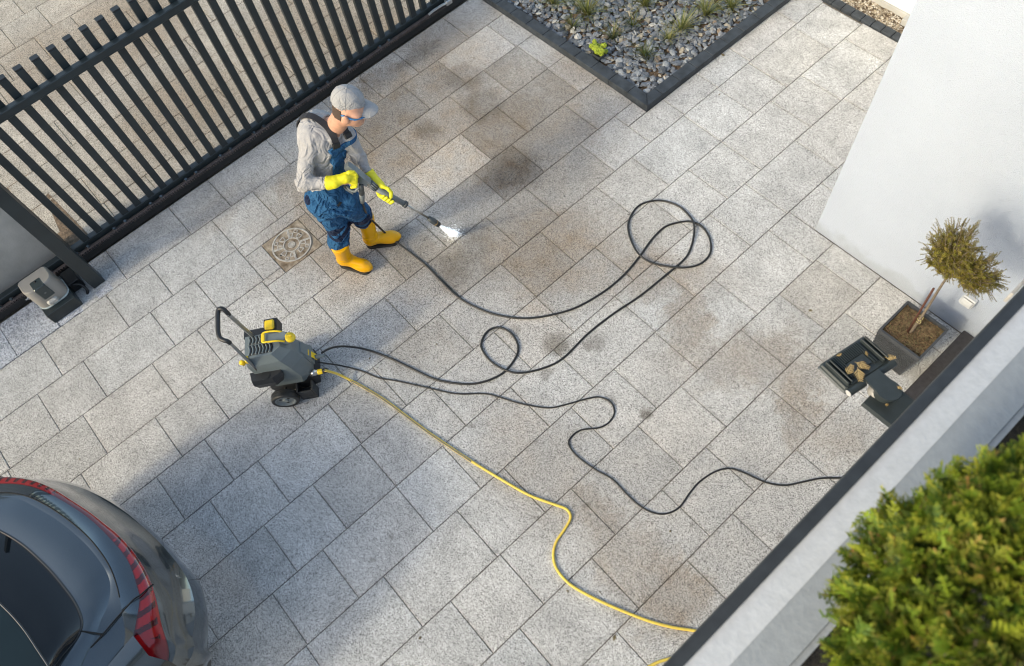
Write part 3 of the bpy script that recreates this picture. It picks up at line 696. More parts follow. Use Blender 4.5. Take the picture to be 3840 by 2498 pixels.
# ------------------------------------------------------------------ pressure washer
o2 = (.163, -2.469); fw = np.array([.54, .84]) / np.linalg.norm([.54, .84]); sdv = np.array([fw[1], -fw[0]])
KF = .88
EX = (fw[0] * KF, fw[1] * KF, 0); EY = (sdv[0], sdv[1], 0); EZ = (0, 0, 1); OR = (o2[0], o2[1], 0)
def L(f, s, z): return (o2[0] + f * KF * fw[0] + s * sdv[0], o2[1] + f * KF * fw[1] + s * sdv[1], z)
M_WG = simple('washer_grey_plastic', (.135, .168, .182), .42, var=.05, scale=14, bump=.04, bscale=900)
M_WB = simple('washer_black_plastic', (.016, .018, .021), .42, var=.15, scale=20, bump=.04, bscale=900)
M_WY = simple('washer_yellow', (.80, .56, .03), .4, var=.04, scale=20)
M_TUBE = simple('anodised_tube', (.36, .37, .37), .35, .85, var=.08, scale=30)
wz = empty('pressure_washer', OR, 'grey and yellow upright pressure washer on two wheels with raised handle', 'pressure washer')
def Lr(pts, z): return [L(f, s, z) for f, s in pts]
# body shell: tapered faceted hull
rings = [Lr([(.00, -.235), (.21, -.235), (.295, -.19), (.295, -.075), (.21, -.03), (.00, -.03)], .17),
         Lr([(-.035, -.25), (.23, -.25), (.325, -.19), (.325, -.085), (.23, -.02), (-.035, -.02)], .28),
         Lr([(-.06, -.255), (.21, -.255), (.305, -.195), (.305, -.085), (.21, -.015), (-.06, -.015)], .42),
         Lr([(-.075, -.245), (.17, -.245), (.255, -.185), (.255, -.095), (.17, -.025), (-.075, -.025)], .52),
         Lr([(-.065, -.215), (.13, -.215), (.195, -.18), (.195, -.10), (.13, -.055), (-.065, -.055)], .585)]
G().loft(rings).build('body_shell', M_WG, wz)
# chassis
rings = [Lr([(-.05, -.285), (.20, -.285), (.30, -.235), (.30, -.07), (.20, -.05), (-.05, -.05)], .035),
         Lr([(-.07, -.285), (.22, -.285), (.325, -.235), (.325, -.07), (.22, -.045), (-.07, -.045)], .12),
         Lr([(-.05, -.255), (.21, -.255), (.305, -.215), (.305, -.065), (.21, -.035), (-.05, -.035)], .20)]
G().loft(rings).build('chassis', M_WB, wz)
# foot with open pocket on the near front
g = G(); g.frame_box(OR, EX, EY, EZ, .135, .27, -.045, .03, .0, .05, .006)
g.frame_box(OR, EX, EY, EZ, .135, .15, -.045, .03, .05, .15, .003); g.frame_box(OR, EX, EY, EZ, .255, .27, -.045, .03, .05, .15, .003); g.frame_box(OR, EX, EY, EZ, .15, .255, .018, .03, .05, .13, .003)
g.build('front_pocket', M_WB, wz)
G().frame_box(OR, EX, EY, EZ, .14, .27, -.32, -.25, 0, .09, .008).build('front_foot', M_WB, wz)
def wheel(s0, s1, c=(.033, .096)):
    w = s1 - s0; R_ = .096
    t = G().lathe([(.072, 0), (.090, .0), (R_, .008), (R_, w * .3), (R_ - .004, w * .34), (R_ - .004, w * .42), (R_, w * .46), (R_, w - .008), (.090, w), (.072, w), (.072, 0)], L(c[0], s0, c[1]), EY, 36).build('wheel', M_RUB, wz, auto=30)
    rm = G(); rm.lathe([(0, .006), (.072, .006), (.072, w - .002), (.065, w - .002), (.054, w - .014), (.022, w - .014), (.018, w - .004), (0, w - .004)], L(c[0], s0, c[1]), EY, 30)
    rm.build('rim', simple('rim_grey_plastic', (.17, .20, .215), .4), t, auto=30)
    for a in (0.6, 2.7, 4.8):
        q = G().lathe([(0, w - .0135), (.010, w - .0135), (.010, w - .012), (0, w - .012)], np.array(L(c[0] + .038 * math.cos(a), s0, c[1] + .038 * math.sin(a))), EY, 12); q.build('rim_hole', M_BLACK, t)
wheel(.005, .064); wheel(-.345, -.288)
G().tube([L(.033, -.30, .09), L(.033, .0, .09)], .009, 8).build('axle', M_BLACK, wz)
# side box (accessory holder) on the near rear flank
g = G().loft([Lr([(-.10, -.03), (.10, -.03), (.11, .0), (.06, .03), (-.08, .03)], .31), Lr([(-.105, -.03), (.13, -.03), (.14, .0), (.07, .045), (-.09, .045)], .38), Lr([(-.10, -.03), (.13, -.03), (.14, -.005), (.07, .035), (-.085, .035)], .43)])
g.build('accessory_holder', M_WB, wz)
G().lathe([(0, 0), (.032, 0), (.032, .003), (0, .003)], L(.02, .008, .431), EZ, 16).build('holder_socket', M_BLACK, wz)
g = G().loft([Lr([(-.10, -.30), (.10, -.30), (.10, -.24), (-.10, -.24)], .40), Lr([(-.11, -.31), (.13, -.31), (.13, -.24), (-.11, -.24)], .47), Lr([(-.10, -.295), (.12, -.295), (.12, -.24), (-.10, -.24)], .53)]); g.build('accessory_holder', M_WB, wz)
# top: vent panel with ribs, seams
for i in range(7):
    f = -.035 + i * .0255
    for s0, s1 in ((-.205, -.150), (-.140, -.072)):
        if i >= 4 and s0 < -.18: continue
        g = G(); pts = [(f, s0), (f + .010, (s0 + s1) / 2), (f, s1)]
        g.tube(spline([L(a, b_, .5885) for a, b_ in pts], 4), .0062, 6); g.build('vent_rib', M_WG, wz, True)
        g = G(); g.tube(spline([L(a + .0125, b_, .5862) for a, b_ in pts], 4), .0055, 6); g.build('vent_slot', M_BLACK, wz, True)
# yellow lid clasp: U shaped
for s in (-.20, -.145):
    pass
g = G(); g.tube(spline([L(.235, -.195, .585), L(.19, -.200, .612), L(.12, -.205, .618), (L(.085, -.20, .615)), L(.078, -.18, .612), L(.078, -.155, .612), L(.085, -.135, .615), L(.12, -.130, .618), L(.19, -.128, .612), L(.235, -.13, .585)], 5), .0065, 8); g.build('clasp', M_WY, wz, True)
G().frame_box(OR, EX, EY, EZ, .070, .098, -.198, -.137, .606, .620, .005).build('clasp_plate', M_WY, wz)
G().loft([Lr([(.10, -.205), (.26, -.205), (.29, -.165), (.26, -.125), (.10, -.125)], .55), Lr([(.105, -.195), (.235, -.195), (.262, -.165), (.235, -.135), (.105, -.135)], .603)]).build('tank_lid', M_WG, wz)
G().lathe([(.034, 0), (.036, .014), (.030, .022), (0, .024)], L(.268, -.155, .572), (EX[0] * .55, EX[1] * .55, .85), 20).build('tank_cap', M_WY, wz, True)
G().frame_box(L(.268, -.155, .600), EX, EY, EZ, -.026, .026, -.005, .005, -.006, .004, .002).build('cap_grip', M_WY, wz)
G().frame_box(OR, EX, EY, EZ, -.062, -.038, -.072, -.028, .560, .596, .006).build('knob', M_WY, wz)
G().lathe([(.016, 0), (.017, .028), (.012, .034), (0, .034)], L(-.085, -.045, .545), (-EX[0] * .5, -EX[1] * .5, .8), 14).build('release_button', M_WY, wz, True)
g = G().loft([Lr([(.05, -.335), (.17, -.335), (.17, -.24), (.05, -.24)], .47), Lr([(.06, -.345), (.16, -.345), (.16, -.24), (.06, -.24)], .545)]); g.build('hook_bracket', M_WB, wz)
g = G(); g.frame_box(OR, EX, EY, EZ, .075, .145, -.325, -.255, .545, .572, .008); g.build('cable_hook', M_WY, wz)
# front nose with sticker and outlets
G().loft([Lr([(.28, -.205), (.335, -.19), (.335, -.10), (.28, -.08)], .26), Lr([(.28, -.205), (.345, -.19), (.345, -.10), (.28, -.08)], .36), Lr([(.25, -.19), (.30, -.18), (.30, -.11), (.25, -.10)], .45)]).build('nose', M_WG, wz)
g = G(); a = np.array(L(.3465, -.150, .345)); g.frame_box(a, EX, EY, (EX[0] * -.35, EX[1] * -.35, .94), 0, .002, .0, .042, -.055, .045, 0); g.build('sticker', M_WY, wz)
G().tube([L(.325, -.13, .30), L(.435, -.12, .318)], .018, 10, r1=.012).build('hose_outlet', M_WG, wz, True)
G().lathe([(.022, 0), (.022, .03), (.017, .03), (.017, .045), (0, .045)], L(.29, -.055, .22), EX, 16).build('water_inlet', M_ZINC, wz, True)
g = G().lathe([(.017, .045), (.019, .05), (.019, .075), (.016, .08), (0, .08)], L(.29, -.055, .22), EX, 14); g.build('hose_coupling', M_WY, wz)
G().lathe([(.016, .08), (.019, .085), (.017, .11), (.011, .12), (0, .12)], L(.29, -.055, .22), EX, 14).build('coupling_sleeve', M_WB, wz)
# handle
t1 = [L(.005, -.215, .50), L(-.02, -.216, .70), L(-.04, -.217, .895)]; t2 = [L(-.03, -.03, .45), L(-.03, -.025, .68), L(-.03, -.02, .885)]
G().tube(spline(t1, 4), .0135, 12).build('handle_tube', M_TUBE, wz, True)
G().tube(spline(t2, 4), .0105, 12).build('handle_tube', M_TUBE, wz, True)
g = G(); g.tube(spline([L(-.038, -.217, .88), L(-.042, -.222, .915), L(-.06, -.235, .935), L(-.085, -.235, .932), L(-.095, -.21, .925), L(-.095, -.15, .92), L(-.095, -.09, .915), L(-.085, -.05, .908), L(-.06, -.03, .905), L(-.038, -.022, .90), L(-.030, -.02, .875)], 6), .0145, 12)
g.build('grip', M_WB, wz, True)

# ------------------------------------------------------------------ car
def C(x, y, z): return at(x * 820 / 1720.0, 1760 + y * 820 / 1720.0, z)
def cpaint():
    m, n, l, b = nt('dark_metallic_paint')
    b.inputs['Base Color'].default_value = (.085, .108, .125, 1); b.inputs['Metallic'].default_value = .72; b.inputs['Roughness'].default_value = .30
    b.inputs['Coat Weight'].default_value = 1.0; b.inputs['Coat Roughness'].default_value = .03
    g = n.new('ShaderNodeNewGeometry'); t = n.new('ShaderNodeTexNoise'); t.inputs['Scale'].default_value = 900; l.new(g.outputs['Position'], t.inputs['Vector'])
    mr = n.new('ShaderNodeMapRange'); mr.inputs[3].default_value = .12; mr.inputs[4].default_value = .22; l.new(t.outputs['Fac'], mr.inputs[0]); l.new(mr.outputs[0], b.inputs['Roughness'])
    return m
M_CAR = cpaint()
M_CARB = simple('gloss_black_trim', (.008, .009, .011), .15, var=.1, coat=.6)
M_CARP = simple('unpainted_bumper', (.055, .05, .047), .5, var=.1, scale=300)
M_GLASS = simple('tinted_glass', (.006, .008, .010), .03, var=.2, scale=2, spec=.45)
M_GLASS2 = simple('tinted_glass_heated', (.008, .018, .020), .03, var=.2, scale=2, spec=.45)
def tail_red():
    m, n, l, b = nt('tail_red'); a = n.new('ShaderNodeAttribute'); a.attribute_name = 'tone'
    l.new(a.outputs['Color'], b.inputs['Base Color']); b.inputs['Roughness'].default_value = .12; b.inputs['Coat Weight'].default_value = 1.0; b.inputs['Coat Roughness'].default_value = .02
    return m
M_RED = tail_red()
M_SEAM = simple('panel_gap', (.004, .004, .005), .8)
car = empty('parked_car', (.75, -4.2, 0), 'dark grey car parked tail end into the frame with full width red light bar', 'car')
NC = 90
def curve(pts, zf=None): return resample(spline([C(*p) for p in pts], 6), NC)
def W3(*p): return Vector(p)
TX = .30
def cur(pts, left, right):
    P = [Vector(q) for q in left] + [C(*p) for p in pts] + [Vector(q) for q in right]
    return resample(spline(P, 6), NC)
sil = [(245, 80, .55), (330, 68, .55), (420, 76, .55), (560, 105, .55), (700, 150, .55), (850, 225, .55), (1000, 320, .55), (1150, 435, .55), (1280, 550, .55), (1400, 690, .55), (1500, 800, .55), (1575, 890, .55), (1608, 1000, .55), (1630, 1130, .55), (1632, 1250, .55), (1615, 1400, .55), (1590, 1548, .55)]
lip2 = [(262, 98, .70), (330, 88, .70), (410, 90, .70), (520, 112, .70), (650, 150, .70), (800, 218, .70), (950, 310, .70), (1090, 420, .70), (1220, 540, .70), (1330, 660, .70), (1430, 790, .70), (1490, 900, .70), (1530, 1050, .70), (1530, 1200, .70), (1500, 1380, .70), (1455, 1548, .70)]
def side(P, zz, x_r, x_l):  # carry a curve on along the flanks, out of the frame
    a, b_ = P[0], P[-1]
    return np.vstack([[(x_l, -8.0, zz), (x_l, -5.4, zz), (x_l + .01, -4.7, zz)], P, [(x_r, -4.6, zz), (x_r + .02, -5.4, zz), (x_r, -8.0, zz)]])
def full(pts, zz, xl, xr, lead=()):
    P = np.array([tuple(C(*p)) for p in pts]); P = np.vstack([np.array(lead).reshape(-1, 3), P]) if len(lead) else P
    return resample(spline(side(P, zz, xr, xl), 6), 160)
LD = lambda z, dx=0: [(-.185 + dx, -4.35, z), (-.165 + dx, -4.10, z), (-.125 + dx, -3.95, z)]
c_sil = full(sil, .55, -.19, 1.66, LD(.55, -.02))
c_lip = full(lip2, .70, -.17, 1.63, LD(.70))
def shift(c, f, dz):
    q = c.copy(); m = np.array([.74, -5.4]); q[:, :2] = m + (q[:, :2] - m) * f; q[:, 2] = dz; return q
c_bot = shift(c_sil, .925, .24); c_low = shift(c_sil, .970, .42); c_mid = shift(c_sil, .999, .62)
# shelf between bumper lip and tail lamps, then the lamp band
t0 = [(-60, 72, .93), (0, 68, .93), (80, 66, .93), (180, 78, .935), (300, 110, .94), (420, 165, .945), (560, 260, .95), (700, 350, .95), (820, 440, .945), (920, 510, .94), (1000, 590, .935), (1080, 690, .93), (1150, 800, .925), (1195, 905, .92), (1222, 990, .91), (1245, 1090, .90), (1272, 1220, .88), (1318, 1370, .85), (1330, 1450, .83), (1315, 1560, .82)]
t1 = [(-60, 118, .985), (0, 115, .985), (120, 118, .99), (250, 140, .995), (380, 190, 1.0), (500, 255, 1.0), (650, 350, 1.0), (760, 440, 1.0), (860, 540, 1.0), (950, 640, .995), (1010, 730, .99), (1050, 830, .985), (1085, 950, .975), (1098, 1010, .97), (1085, 1120, .965), (1060, 1250, .955), (1035, 1390, .94), (1008, 1490, .93), (1000, 1560, .92)]
k1 = [(-60, 186, 1.04), (0, 185, 1.04), (100, 188, 1.04), (220, 215, 1.045), (350, 275, 1.045), (470, 350, 1.045), (590, 440, 1.045), (700, 540, 1.045), (790, 650, 1.04), (860, 760, 1.035), (905, 870, 1.03), (935, 980, 1.025), (962, 1140, 1.018), (985, 1300, 1.0), (962, 1450, .985), (945, 1560, .975)]
k2 = [(-60, 205, 1.05), (0, 212, 1.05), (150, 235, 1.05), (300, 310, 1.05), (450, 400, 1.05), (600, 520, 1.05), (720, 640, 1.045), (810, 760, 1.04), (855, 850, 1.03), (868, 940, 1.03), (850, 1060, 1.03), (800, 1180, 1.045), (740, 1330, 1.06), (680, 1460, 1.07), (640, 1560, 1.075)]
g0 = [(-60, 455, 1.085), (0, 485, 1.085), (100, 540, 1.085), (200, 610, 1.085), (300, 700, 1.085), (400, 800, 1.085), (500, 920, 1.085), (580, 1030, 1.085), (625, 1120, 1.085), (645, 1200, 1.085), (635, 1270, 1.09), (600, 1340, 1.095), (520, 1430, 1.11), (440, 1530, 1.13), (410, 1565, 1.14)]
g2 = [(-60, 985, 1.20), (0, 1050, 1.20), (100, 1150, 1.20), (200, 1270, 1.20), (300, 1420, 1.21), (385, 1548, 1.22), (420, 1620, 1.23)]
def band(a, b_, name, mat, parent, n=70, smooth=True, per=6):
    A = a if isinstance(a, np.ndarray) else resample(spline([C(*p) for p in a], per), n)
    B = b_ if isinstance(b_, np.ndarray) else resample(spline([C(*p) for p in b_], per), n)
    return A, B
def surf(rings, name, mat, parent, smooth=True, flip=False):
    g = G().loft([list(map(tuple, r)) for r in rings], closed=False)
    if flip: g.F = [f[::-1] for f in g.F]
    return g.build(name, mat, parent, smooth)
R70 = lambda pts: resample(spline([C(*p) for p in pts], 6), 110)
T0, T1, K1, K2, G0, G2 = map(R70, (t0, t1, k1, k2, g0, g2))
surf([c_bot, c_low], 'bumper_skirt', M_CARP, car)
def blend(a, b_, t, push=0.0, up=0.0):
    q = a * (1 - t) + b_ * t; m = np.array([.74, -5.2]); d = q[:, :2] - m; d /= np.linalg.norm(d, axis=1)[:, None]; q[:, :2] += d * push; q[:, 2] += up; return q
hl = [(300, 60, .66)]
bump = surf([c_low, blend(c_low, c_sil, .5, .004), c_sil, blend(c_sil, c_lip, .33, .003), blend(c_sil, c_lip, .66, .006), c_lip], 'bumper', M_CAR, car)
# recess behind bumper shelf up to lamp band
lamp_in = T0.copy()
lipseg = np.array([c_lip[np.argmin(np.linalg.norm(c_lip[:, :2] - p[:2], axis=1))] for p in T0])
# smooth monotone pairing
lo_i = np.argmin(np.linalg.norm(c_lip[:, :2] - T0[0, :2], axis=1)); hi_i = np.argmin(np.linalg.norm(c_lip[:, :2] - np.array(C(1455, 1548, .70))[:2], axis=1))
lipseg = resample(c_lip[lo_i:hi_i + 1], 110)
sh = blend(lipseg, T0, .30); sh[:, 2] = .735
s2 = blend(lipseg, T0, .62); s2[:, 2] = .80
surf([lipseg, sh, s2, blend(s2, T0, .6, .01), T0], 'tailgate_panel', M_CAR, car)
# tail lamp band: bulged lens with dark and bright segments
def dens(P, m=420): return resample(P, m)
D0, D1 = dens(T0), dens(T1)
lr = [blend(D0, D1, t_, .018 * math.sin(math.pi * t_), .004 * math.sin(math.pi * t_)) for t_ in np.linspace(0, 1, 13)]
lens = G().loft([list(map(tuple, r)) for r in lr], closed=False)
lo = lens.build('tail_lamp', M_RED, car, True)
lc = []
for r in range(13):
    for k in range(420):
        u = k / 419.0 * 100; v = r / 12.0; hot = np.array((.36, .008, .011)); dk = np.array((.07, .004, .007)); c_ = np.array((.2, .007, .010))
        if u < 26: c_ = dk if ((u * .30 + v * .8) % 1.0) < .42 and .12 < v < .85 else hot
        elif u < 56: c_ = hot if .35 < v < .75 else np.array((.13, .005, .008))
        elif u < 92: c_ = dk if ((u * .19 - v * .9) % 1.0) < .40 and .18 < v else hot
        else: c_ = np.array((.22, .008, .011)) if v < .45 else hot
        if v < .06 or v > .95: c_ = dk
        lc.append(c_)
paint_verts(lo, np.array(lc))
surf([T1, blend(T1, K1, .5, -.0, -.008), K1], 'spoiler_lip', M_CAR, car)
surf([K1, blend(K1, K2, .5, 0, .002), K2], 'boot_crease', M_CAR, car)
G0b = G0.copy()
surf([K2, blend(K2, G0, .33, 0, .012), blend(K2, G0, .66, 0, .012), G0], 'boot_lid', M_CAR, car)
surf([G0, blend(G0, G2, .33, 0, .012), blend(G0, G2, .66, 0, .012), G2], 'rear_window', M_GLASS, car)
G3 = shift(G2, 1.0, 1.40); G3[:, :2] = G2[:, :2] + (np.array([.55, -5.6]) - G2[:, :2]) * .55
surf([G2, blend(G2, G3, .5, 0, .03), G3], 'heated_window', M_GLASS2, car)
# seams
def seam(pts, r=.0035, name='panel_gap', mat=M_SEAM):
    G().tube(spline([C(*p) for p in pts], 5), r, 6).build(name, mat, car, True)
off = lambda P, dz=.002: [Vector(p) + Vector((0, 0, dz)) for p in P]
G().tube(off(G0), .0055, 6).build('window_seal', M_CARB, car, True)
G().tube(off(G2, .003), .006, 6).build('window_seal', M_CARB, car, True)
G().tube(off(K1[:84], .0), .0035, 6).build('panel_gap', M_SEAM, car, True)
seam([(1205, 905, .945), (1150, 950, .98), (1100, 992, 1.0), (1050, 1025, 1.02), (1000, 1080, 1.03), (940, 1145, 1.035), (875, 1220, 1.05), (810, 1297, 1.065), (700, 1420, 1.06), (580, 1555, 1.045)], .0042)
seam([(640, 1272, 1.095), (720, 1284, 1.085), (812, 1298, 1.066)], .0035)
seam([(1160, 810, .90), (1210, 860, .82), (1222, 800, .78), (1180, 720, .76)], .004)
# black slot between lamp and bumper
sl0 = [(1212, 905, .86), (1250, 970, .84), (1290, 1040, .82), (1318, 1130, .80), (1325, 1250, .79), (1322, 1390, .78)]
sl1 = [(1225, 890, .80), (1290, 965, .78), (1335, 1060, .77), (1348, 1150, .765), (1345, 1280, .76), (1330, 1400, .76)]
surf([R70(sl0) + np.array([0, .004, .012]), R70(sl1) + np.array([0, .004, .012])], 'lamp_slot', M_CARB, car)
# flanks, roof and cabin beyond the frame
lf = c_lip[:lo_i + 1]; rt = c_lip[hi_i:]
for seg, nm, xi in ((lf, 'left_flank', .20), (rt, 'right_flank', 1.28)):
    top = seg.copy(); top[:, 2] = .98; top[:, 0] += (.04 if xi < .7 else -.06)
    wn_ = top.copy(); wn_[:, 2] = 1.02; wn_[:, 0] += (.09 if xi < .7 else -.12)
    surf([seg, blend(seg, top, .5, .02), top, wn_], 'rear_quarter', M_CAR, car)
Q = [C(*p) for p in ((1315, 1560, .82), (1000, 1560, .92), (860, 1560, .97), (640, 1560, 1.0), (410, 1565, 1.14))]
far = [Vector((q.x + (.05 if i < 3 else .0), q.y - 1.6, q.z + (.0 if i < 3 else .12))) for i, q in enumerate(Q)]
G().loft([Q, far], closed=False).build('rear_quarter', M_CAR, car, True)
G().add([(.0, -5.0, 1.40), (1.2, -5.0, 1.40), (1.2, -7.2, 1.42), (.0, -7.2, 1.42)], [(0, 1, 2, 3)]).build('roof', M_CAR, car)
for (x, y) in ((-.02, -4.75), (1.50, -4.75), (-.02, -7.4), (1.50, -7.4)):
    G().lathe([(.0, -.1), (.29, -.1), (.32, -.07), (.32, .07), (.29, .1), (0, .1)], (x, y, .32), (1, 0, 0), 28).build('wheel', M_RUB, car, auto=30)
G().box(0.05, 1.45, -8, -4.1, .2, .6).build('underbody', M_BLACK, car)
g = G(); cpt = [(988, 588, .905), (1020, 625, .90), (1046, 630, .895), (1030, 605, .905)]
G().prism([(0, 0), (.035, 0), (.035, .012), (0, .012)], C(985, 598, .91), (.75, .55, -.2), (0, 0, 1), (.5, -.8, 0), 0, .01).build('badge', simple('badge_blue', (.02, .10, .35), .3), car)

# ------------------------------------------------------------------ potted conifer
M_POT = simple('rattan_plastic', (.045, .050, .058), .5, var=.2, scale=25)
M_PEAT = simple('peat_soil', (.10, .058, .032), .95, var=.55, scale=55, bump=1.0, bscale=110, var2=(.16, .115, .06))
M_BARK = simple('grey_bark', (.20, .16, .12), .9, var=.4, scale=60, bump=.6)
M_STAKE = simple('brown_stake', (.09, .03, .018), .7, var=.3, scale=40)
PX0, PX1, PY0, PY1, PH = 2.668, 2.966, .612, .908, .335
pot = empty('plant_pot', ((PX0 + PX1) / 2, (PY0 + PY1) / 2, 0), 'square dark rattan pattern plant pot standing by the white wall', 'plant pot')
def sq(i, z): return [(PX0 + i, PY0 + i, z), (PX1 - i, PY0 + i, z), (PX1 - i, PY1 - i, z), (PX0 + i, PY1 - i, z)]
G().loft([sq(.030, 0), sq(.004, PH - .03), sq(.0, PH - .03), sq(0, PH), sq(.014, PH), sq(.017, PH - .05)], caps=False).build('pot_shell', M_POT, pot)
wv = G()
for k in range(15):
    z = .012 + k * .0195; i0 = .030 - .026 * z / (PH - .03)
    for j in range(22):
        u = (j + .5 * (k % 2)) / 22; w = .0048
        for side in range(2):
            if side == 0: c = np.array((PX0 + i0 + u * (PX1 - PX0 - 2 * i0), PY0 + i0, z)); ex = np.array((1, 0, 0)); nn = np.array((0, -1, 0))
            else: c = np.array((PX0 + i0, PY0 + i0 + u * (PY1 - PY0 - 2 * i0), z)); ex = np.array((0, 1, 0)); nn = np.array((-1, 0, 0))
            if u > .97: continue
            v = lambda a, b_, h: tuple(c + ex * a + np.array((0, 0, b_)) + nn * h)
            wv.add([v(-w, -.008, 0), v(w, -.008, 0), v(w, .008, 0), v(-w, .008, 0), v(0, -.006, .006), v(0, .006, .006)], [(0, 1, 4), (1, 2, 5, 4), (2, 3, 5), (3, 0, 4, 5)])
o = wv.build('weave', M_POT, pot, False); o['kind'] = 'stuff'
# soil surface, lumpy
n = 22; V = []; F = []
for i in range(n):
    for j in range(n):
        x = PX0 + .015 + (PX1 - PX0 - .03) * i / (n - 1); y = PY0 + .015 + (PY1 - PY0 - .03) * j / (n - 1)
        V.append((x, y, PH - .022 + .010 * mnoise.noise(Vector((x * 14, y * 14, 0))) + .006 * mnoise.noise(Vector((x * 45, y * 45, 3)))))
F = [(i * n + j, (i + 1) * n + j, (i + 1) * n + j + 1, i * n + j + 1) for i in range(n - 1) for j in range(n - 1)]
mesh_obj('soil', V, F, M_PEAT, pot, True)
ch = G()
for _ in range(500):
    x, y = rng.uniform(PX0 + .02, PX1 - .02), rng.uniform(PY0 + .02, PY1 - .02); a = rng.uniform(0, 6.28); l_ = rng.uniform(.003, .009); w = rng.uniform(.0015, .003); z = PH - .014 + rng.uniform(-.006, .004)
    c_, s_ = math.cos(a), math.sin(a); t = rng.uniform(-.003, .003)
    ch.hexa([(x + c_ * u - s_ * v, y + s_ * u + c_ * v, z + h + (t if u > 0 else 0)) for h in (0, .0015) for u, v in ((-l_, -w), (l_, -w), (l_, w), (-l_, w))], int(rng.integers(3)))
o = ch.build('bark_mulch', [simple('mulch_a', (.19, .115, .065), .9, var=.3), simple('mulch_b', (.10, .06, .03), .9, var=.3), simple('mulch_c', (.12, .10, .045), .9, var=.3)], pot); o['kind'] = 'stuff'

M_NEEDLE = vcol('conifer_needles', .65, .3, .25)
def r5(x, y): return (2560 + x * 1280 / 2380.0, 832 + y * 1280 / 2380.0)
def on_y(u, v, Y):
    d = np.array([(u - IW / 2) / FPX, (v - IH / 2) / FPX, 1.0]) @ RC; t = (Y - CAM[1]) / d[1]; return Vector(CAM + d * t)
tr = empty('potted_conifer', (2.815, .745, PH - .02), 'small olive green standard conifer with two bushy heads tied to a stake', 'tree')
tb = Vector((2.815, .742, PH - .03)); tt = on_y(*r5(1800, 450), .735); c1 = on_y(*r5(1885, 190), .70); c2 = on_y(*r5(2085, 365), .70)
fork = on_y(*r5(1850, 380), .725)
G().tube(spline([tb, tb.lerp(tt, .5) + Vector((.004, -.004, 0)), tt, fork], 6), .0095, 9, r1=.006).build('trunk', M_BARK, tr, True)
stk = G().tube([tb + Vector((-.014, -.008, -.02)), on_y(*r5(1750, 465), .70)], .0065, 8).build('stake', M_STAKE, tr, True)
tie = G(); q = tb.lerp(tt, .36)
tie.tube(spline([q + Vector((math.cos(a) * .022 - .006, math.sin(a) * .016 - .004, .012 * math.sin(a * 2))) for a in np.linspace(0, 6.0, 12)], 4), .0016, 6); tie.tube(spline([q + Vector((.012, -.012, 0)), q + Vector((.022, -.022, -.012)), q + Vector((.012, -.02, -.03)), q + Vector((-.004, -.02, -.028))], 4), .0016, 6)
tie.build('tie', simple('pale_twine', (.6, .52, .25), .8), tr, True)
br = G(); nd = G(); ncol = []
def shoot(p, d, Ln, tone):
    d = d.normalized(); br.tube([p, p + d * Ln], .0016, 4, caps=False, r1=.0008)
    k = int(Ln / .0024); sx = d.orthogonal().normalized(); sy = d.cross(sx)
    for i in range(k):
        a = i * 2.4; c = p + d * (Ln * (i + 1) / k); o_ = sx * math.cos(a) + sy * math.sin(a); e = (o_ + d * .7).normalized(); w = e.cross(d).normalized() * .0013; l_ = .0115 * rng.uniform(.7, 1.1)
        nd.add([c - w, c + w, c + e * l_ * .6 + w * .8, c + e * l_, c + e * l_ * .6 - w * .8], [(0, 1, 2, 3, 4)])
        f = i / k; b0 = np.array(tone) * rng.uniform(.75, 1.15); ncol.extend([b0 * .8, b0 * .8, b0, b0 * (1.0 + .35 * f), b0])
    nd.add([p + d * Ln - sx * .0016, p + d * Ln + sx * .0016, p + d * (Ln + .006)], [(0, 1, 2)]); ncol.extend([np.array((.20, .12, .04))] * 3)
def head(c, r, nb, up, fk, squash=1.0):
    for b_ in range(nb):
        d = Vector(rng.normal(0, 1, 3)); d = (d.normalized() + Vector(up) * .45).normalized()
        end = c + Vector((d.x, d.y, d.z * squash)) * r * rng.uniform(.8, 1.12); m = fk.lerp(end, .5) + Vector(rng.normal(0, .008, 3))
        P = spline([fk, m, end], 5); br.tube(P, .0028, 5, caps=False, r1=.001)
        for k in range(15):
            t = rng.uniform(.34, 1.0); i = min(int(t * (len(P) - 1)), len(P) - 2); p = Vector(P[i]); td = Vector(P[i + 1] - P[i]).normalized()
            dd = (td * .8 + Vector(rng.normal(0, .55, 3)) + Vector((0, 0, .25))).normalized()
            tone = random.choice([(.24, .215, .04), (.30, .26, .05), (.17, .165, .03), (.20, .165, .035), (.38, .31, .09)])
            shoot(p, dd, rng.uniform(.026, .05), tone)
        shoot(end, (d + Vector((0, 0, .2))).normalized(), rng.uniform(.03, .05), (.27, .25, .05))
head(c1, .118, 110, (-.15, .0, .5), fork, 1.25); head(c2, .10, 80, (.35, -.1, .1), fork.lerp(c2, .3), .95)
br.build('branches', M_BARK, tr); o = nd.build('foliage', M_NEEDLE, tr); paint_verts(o, np.array(ncol))

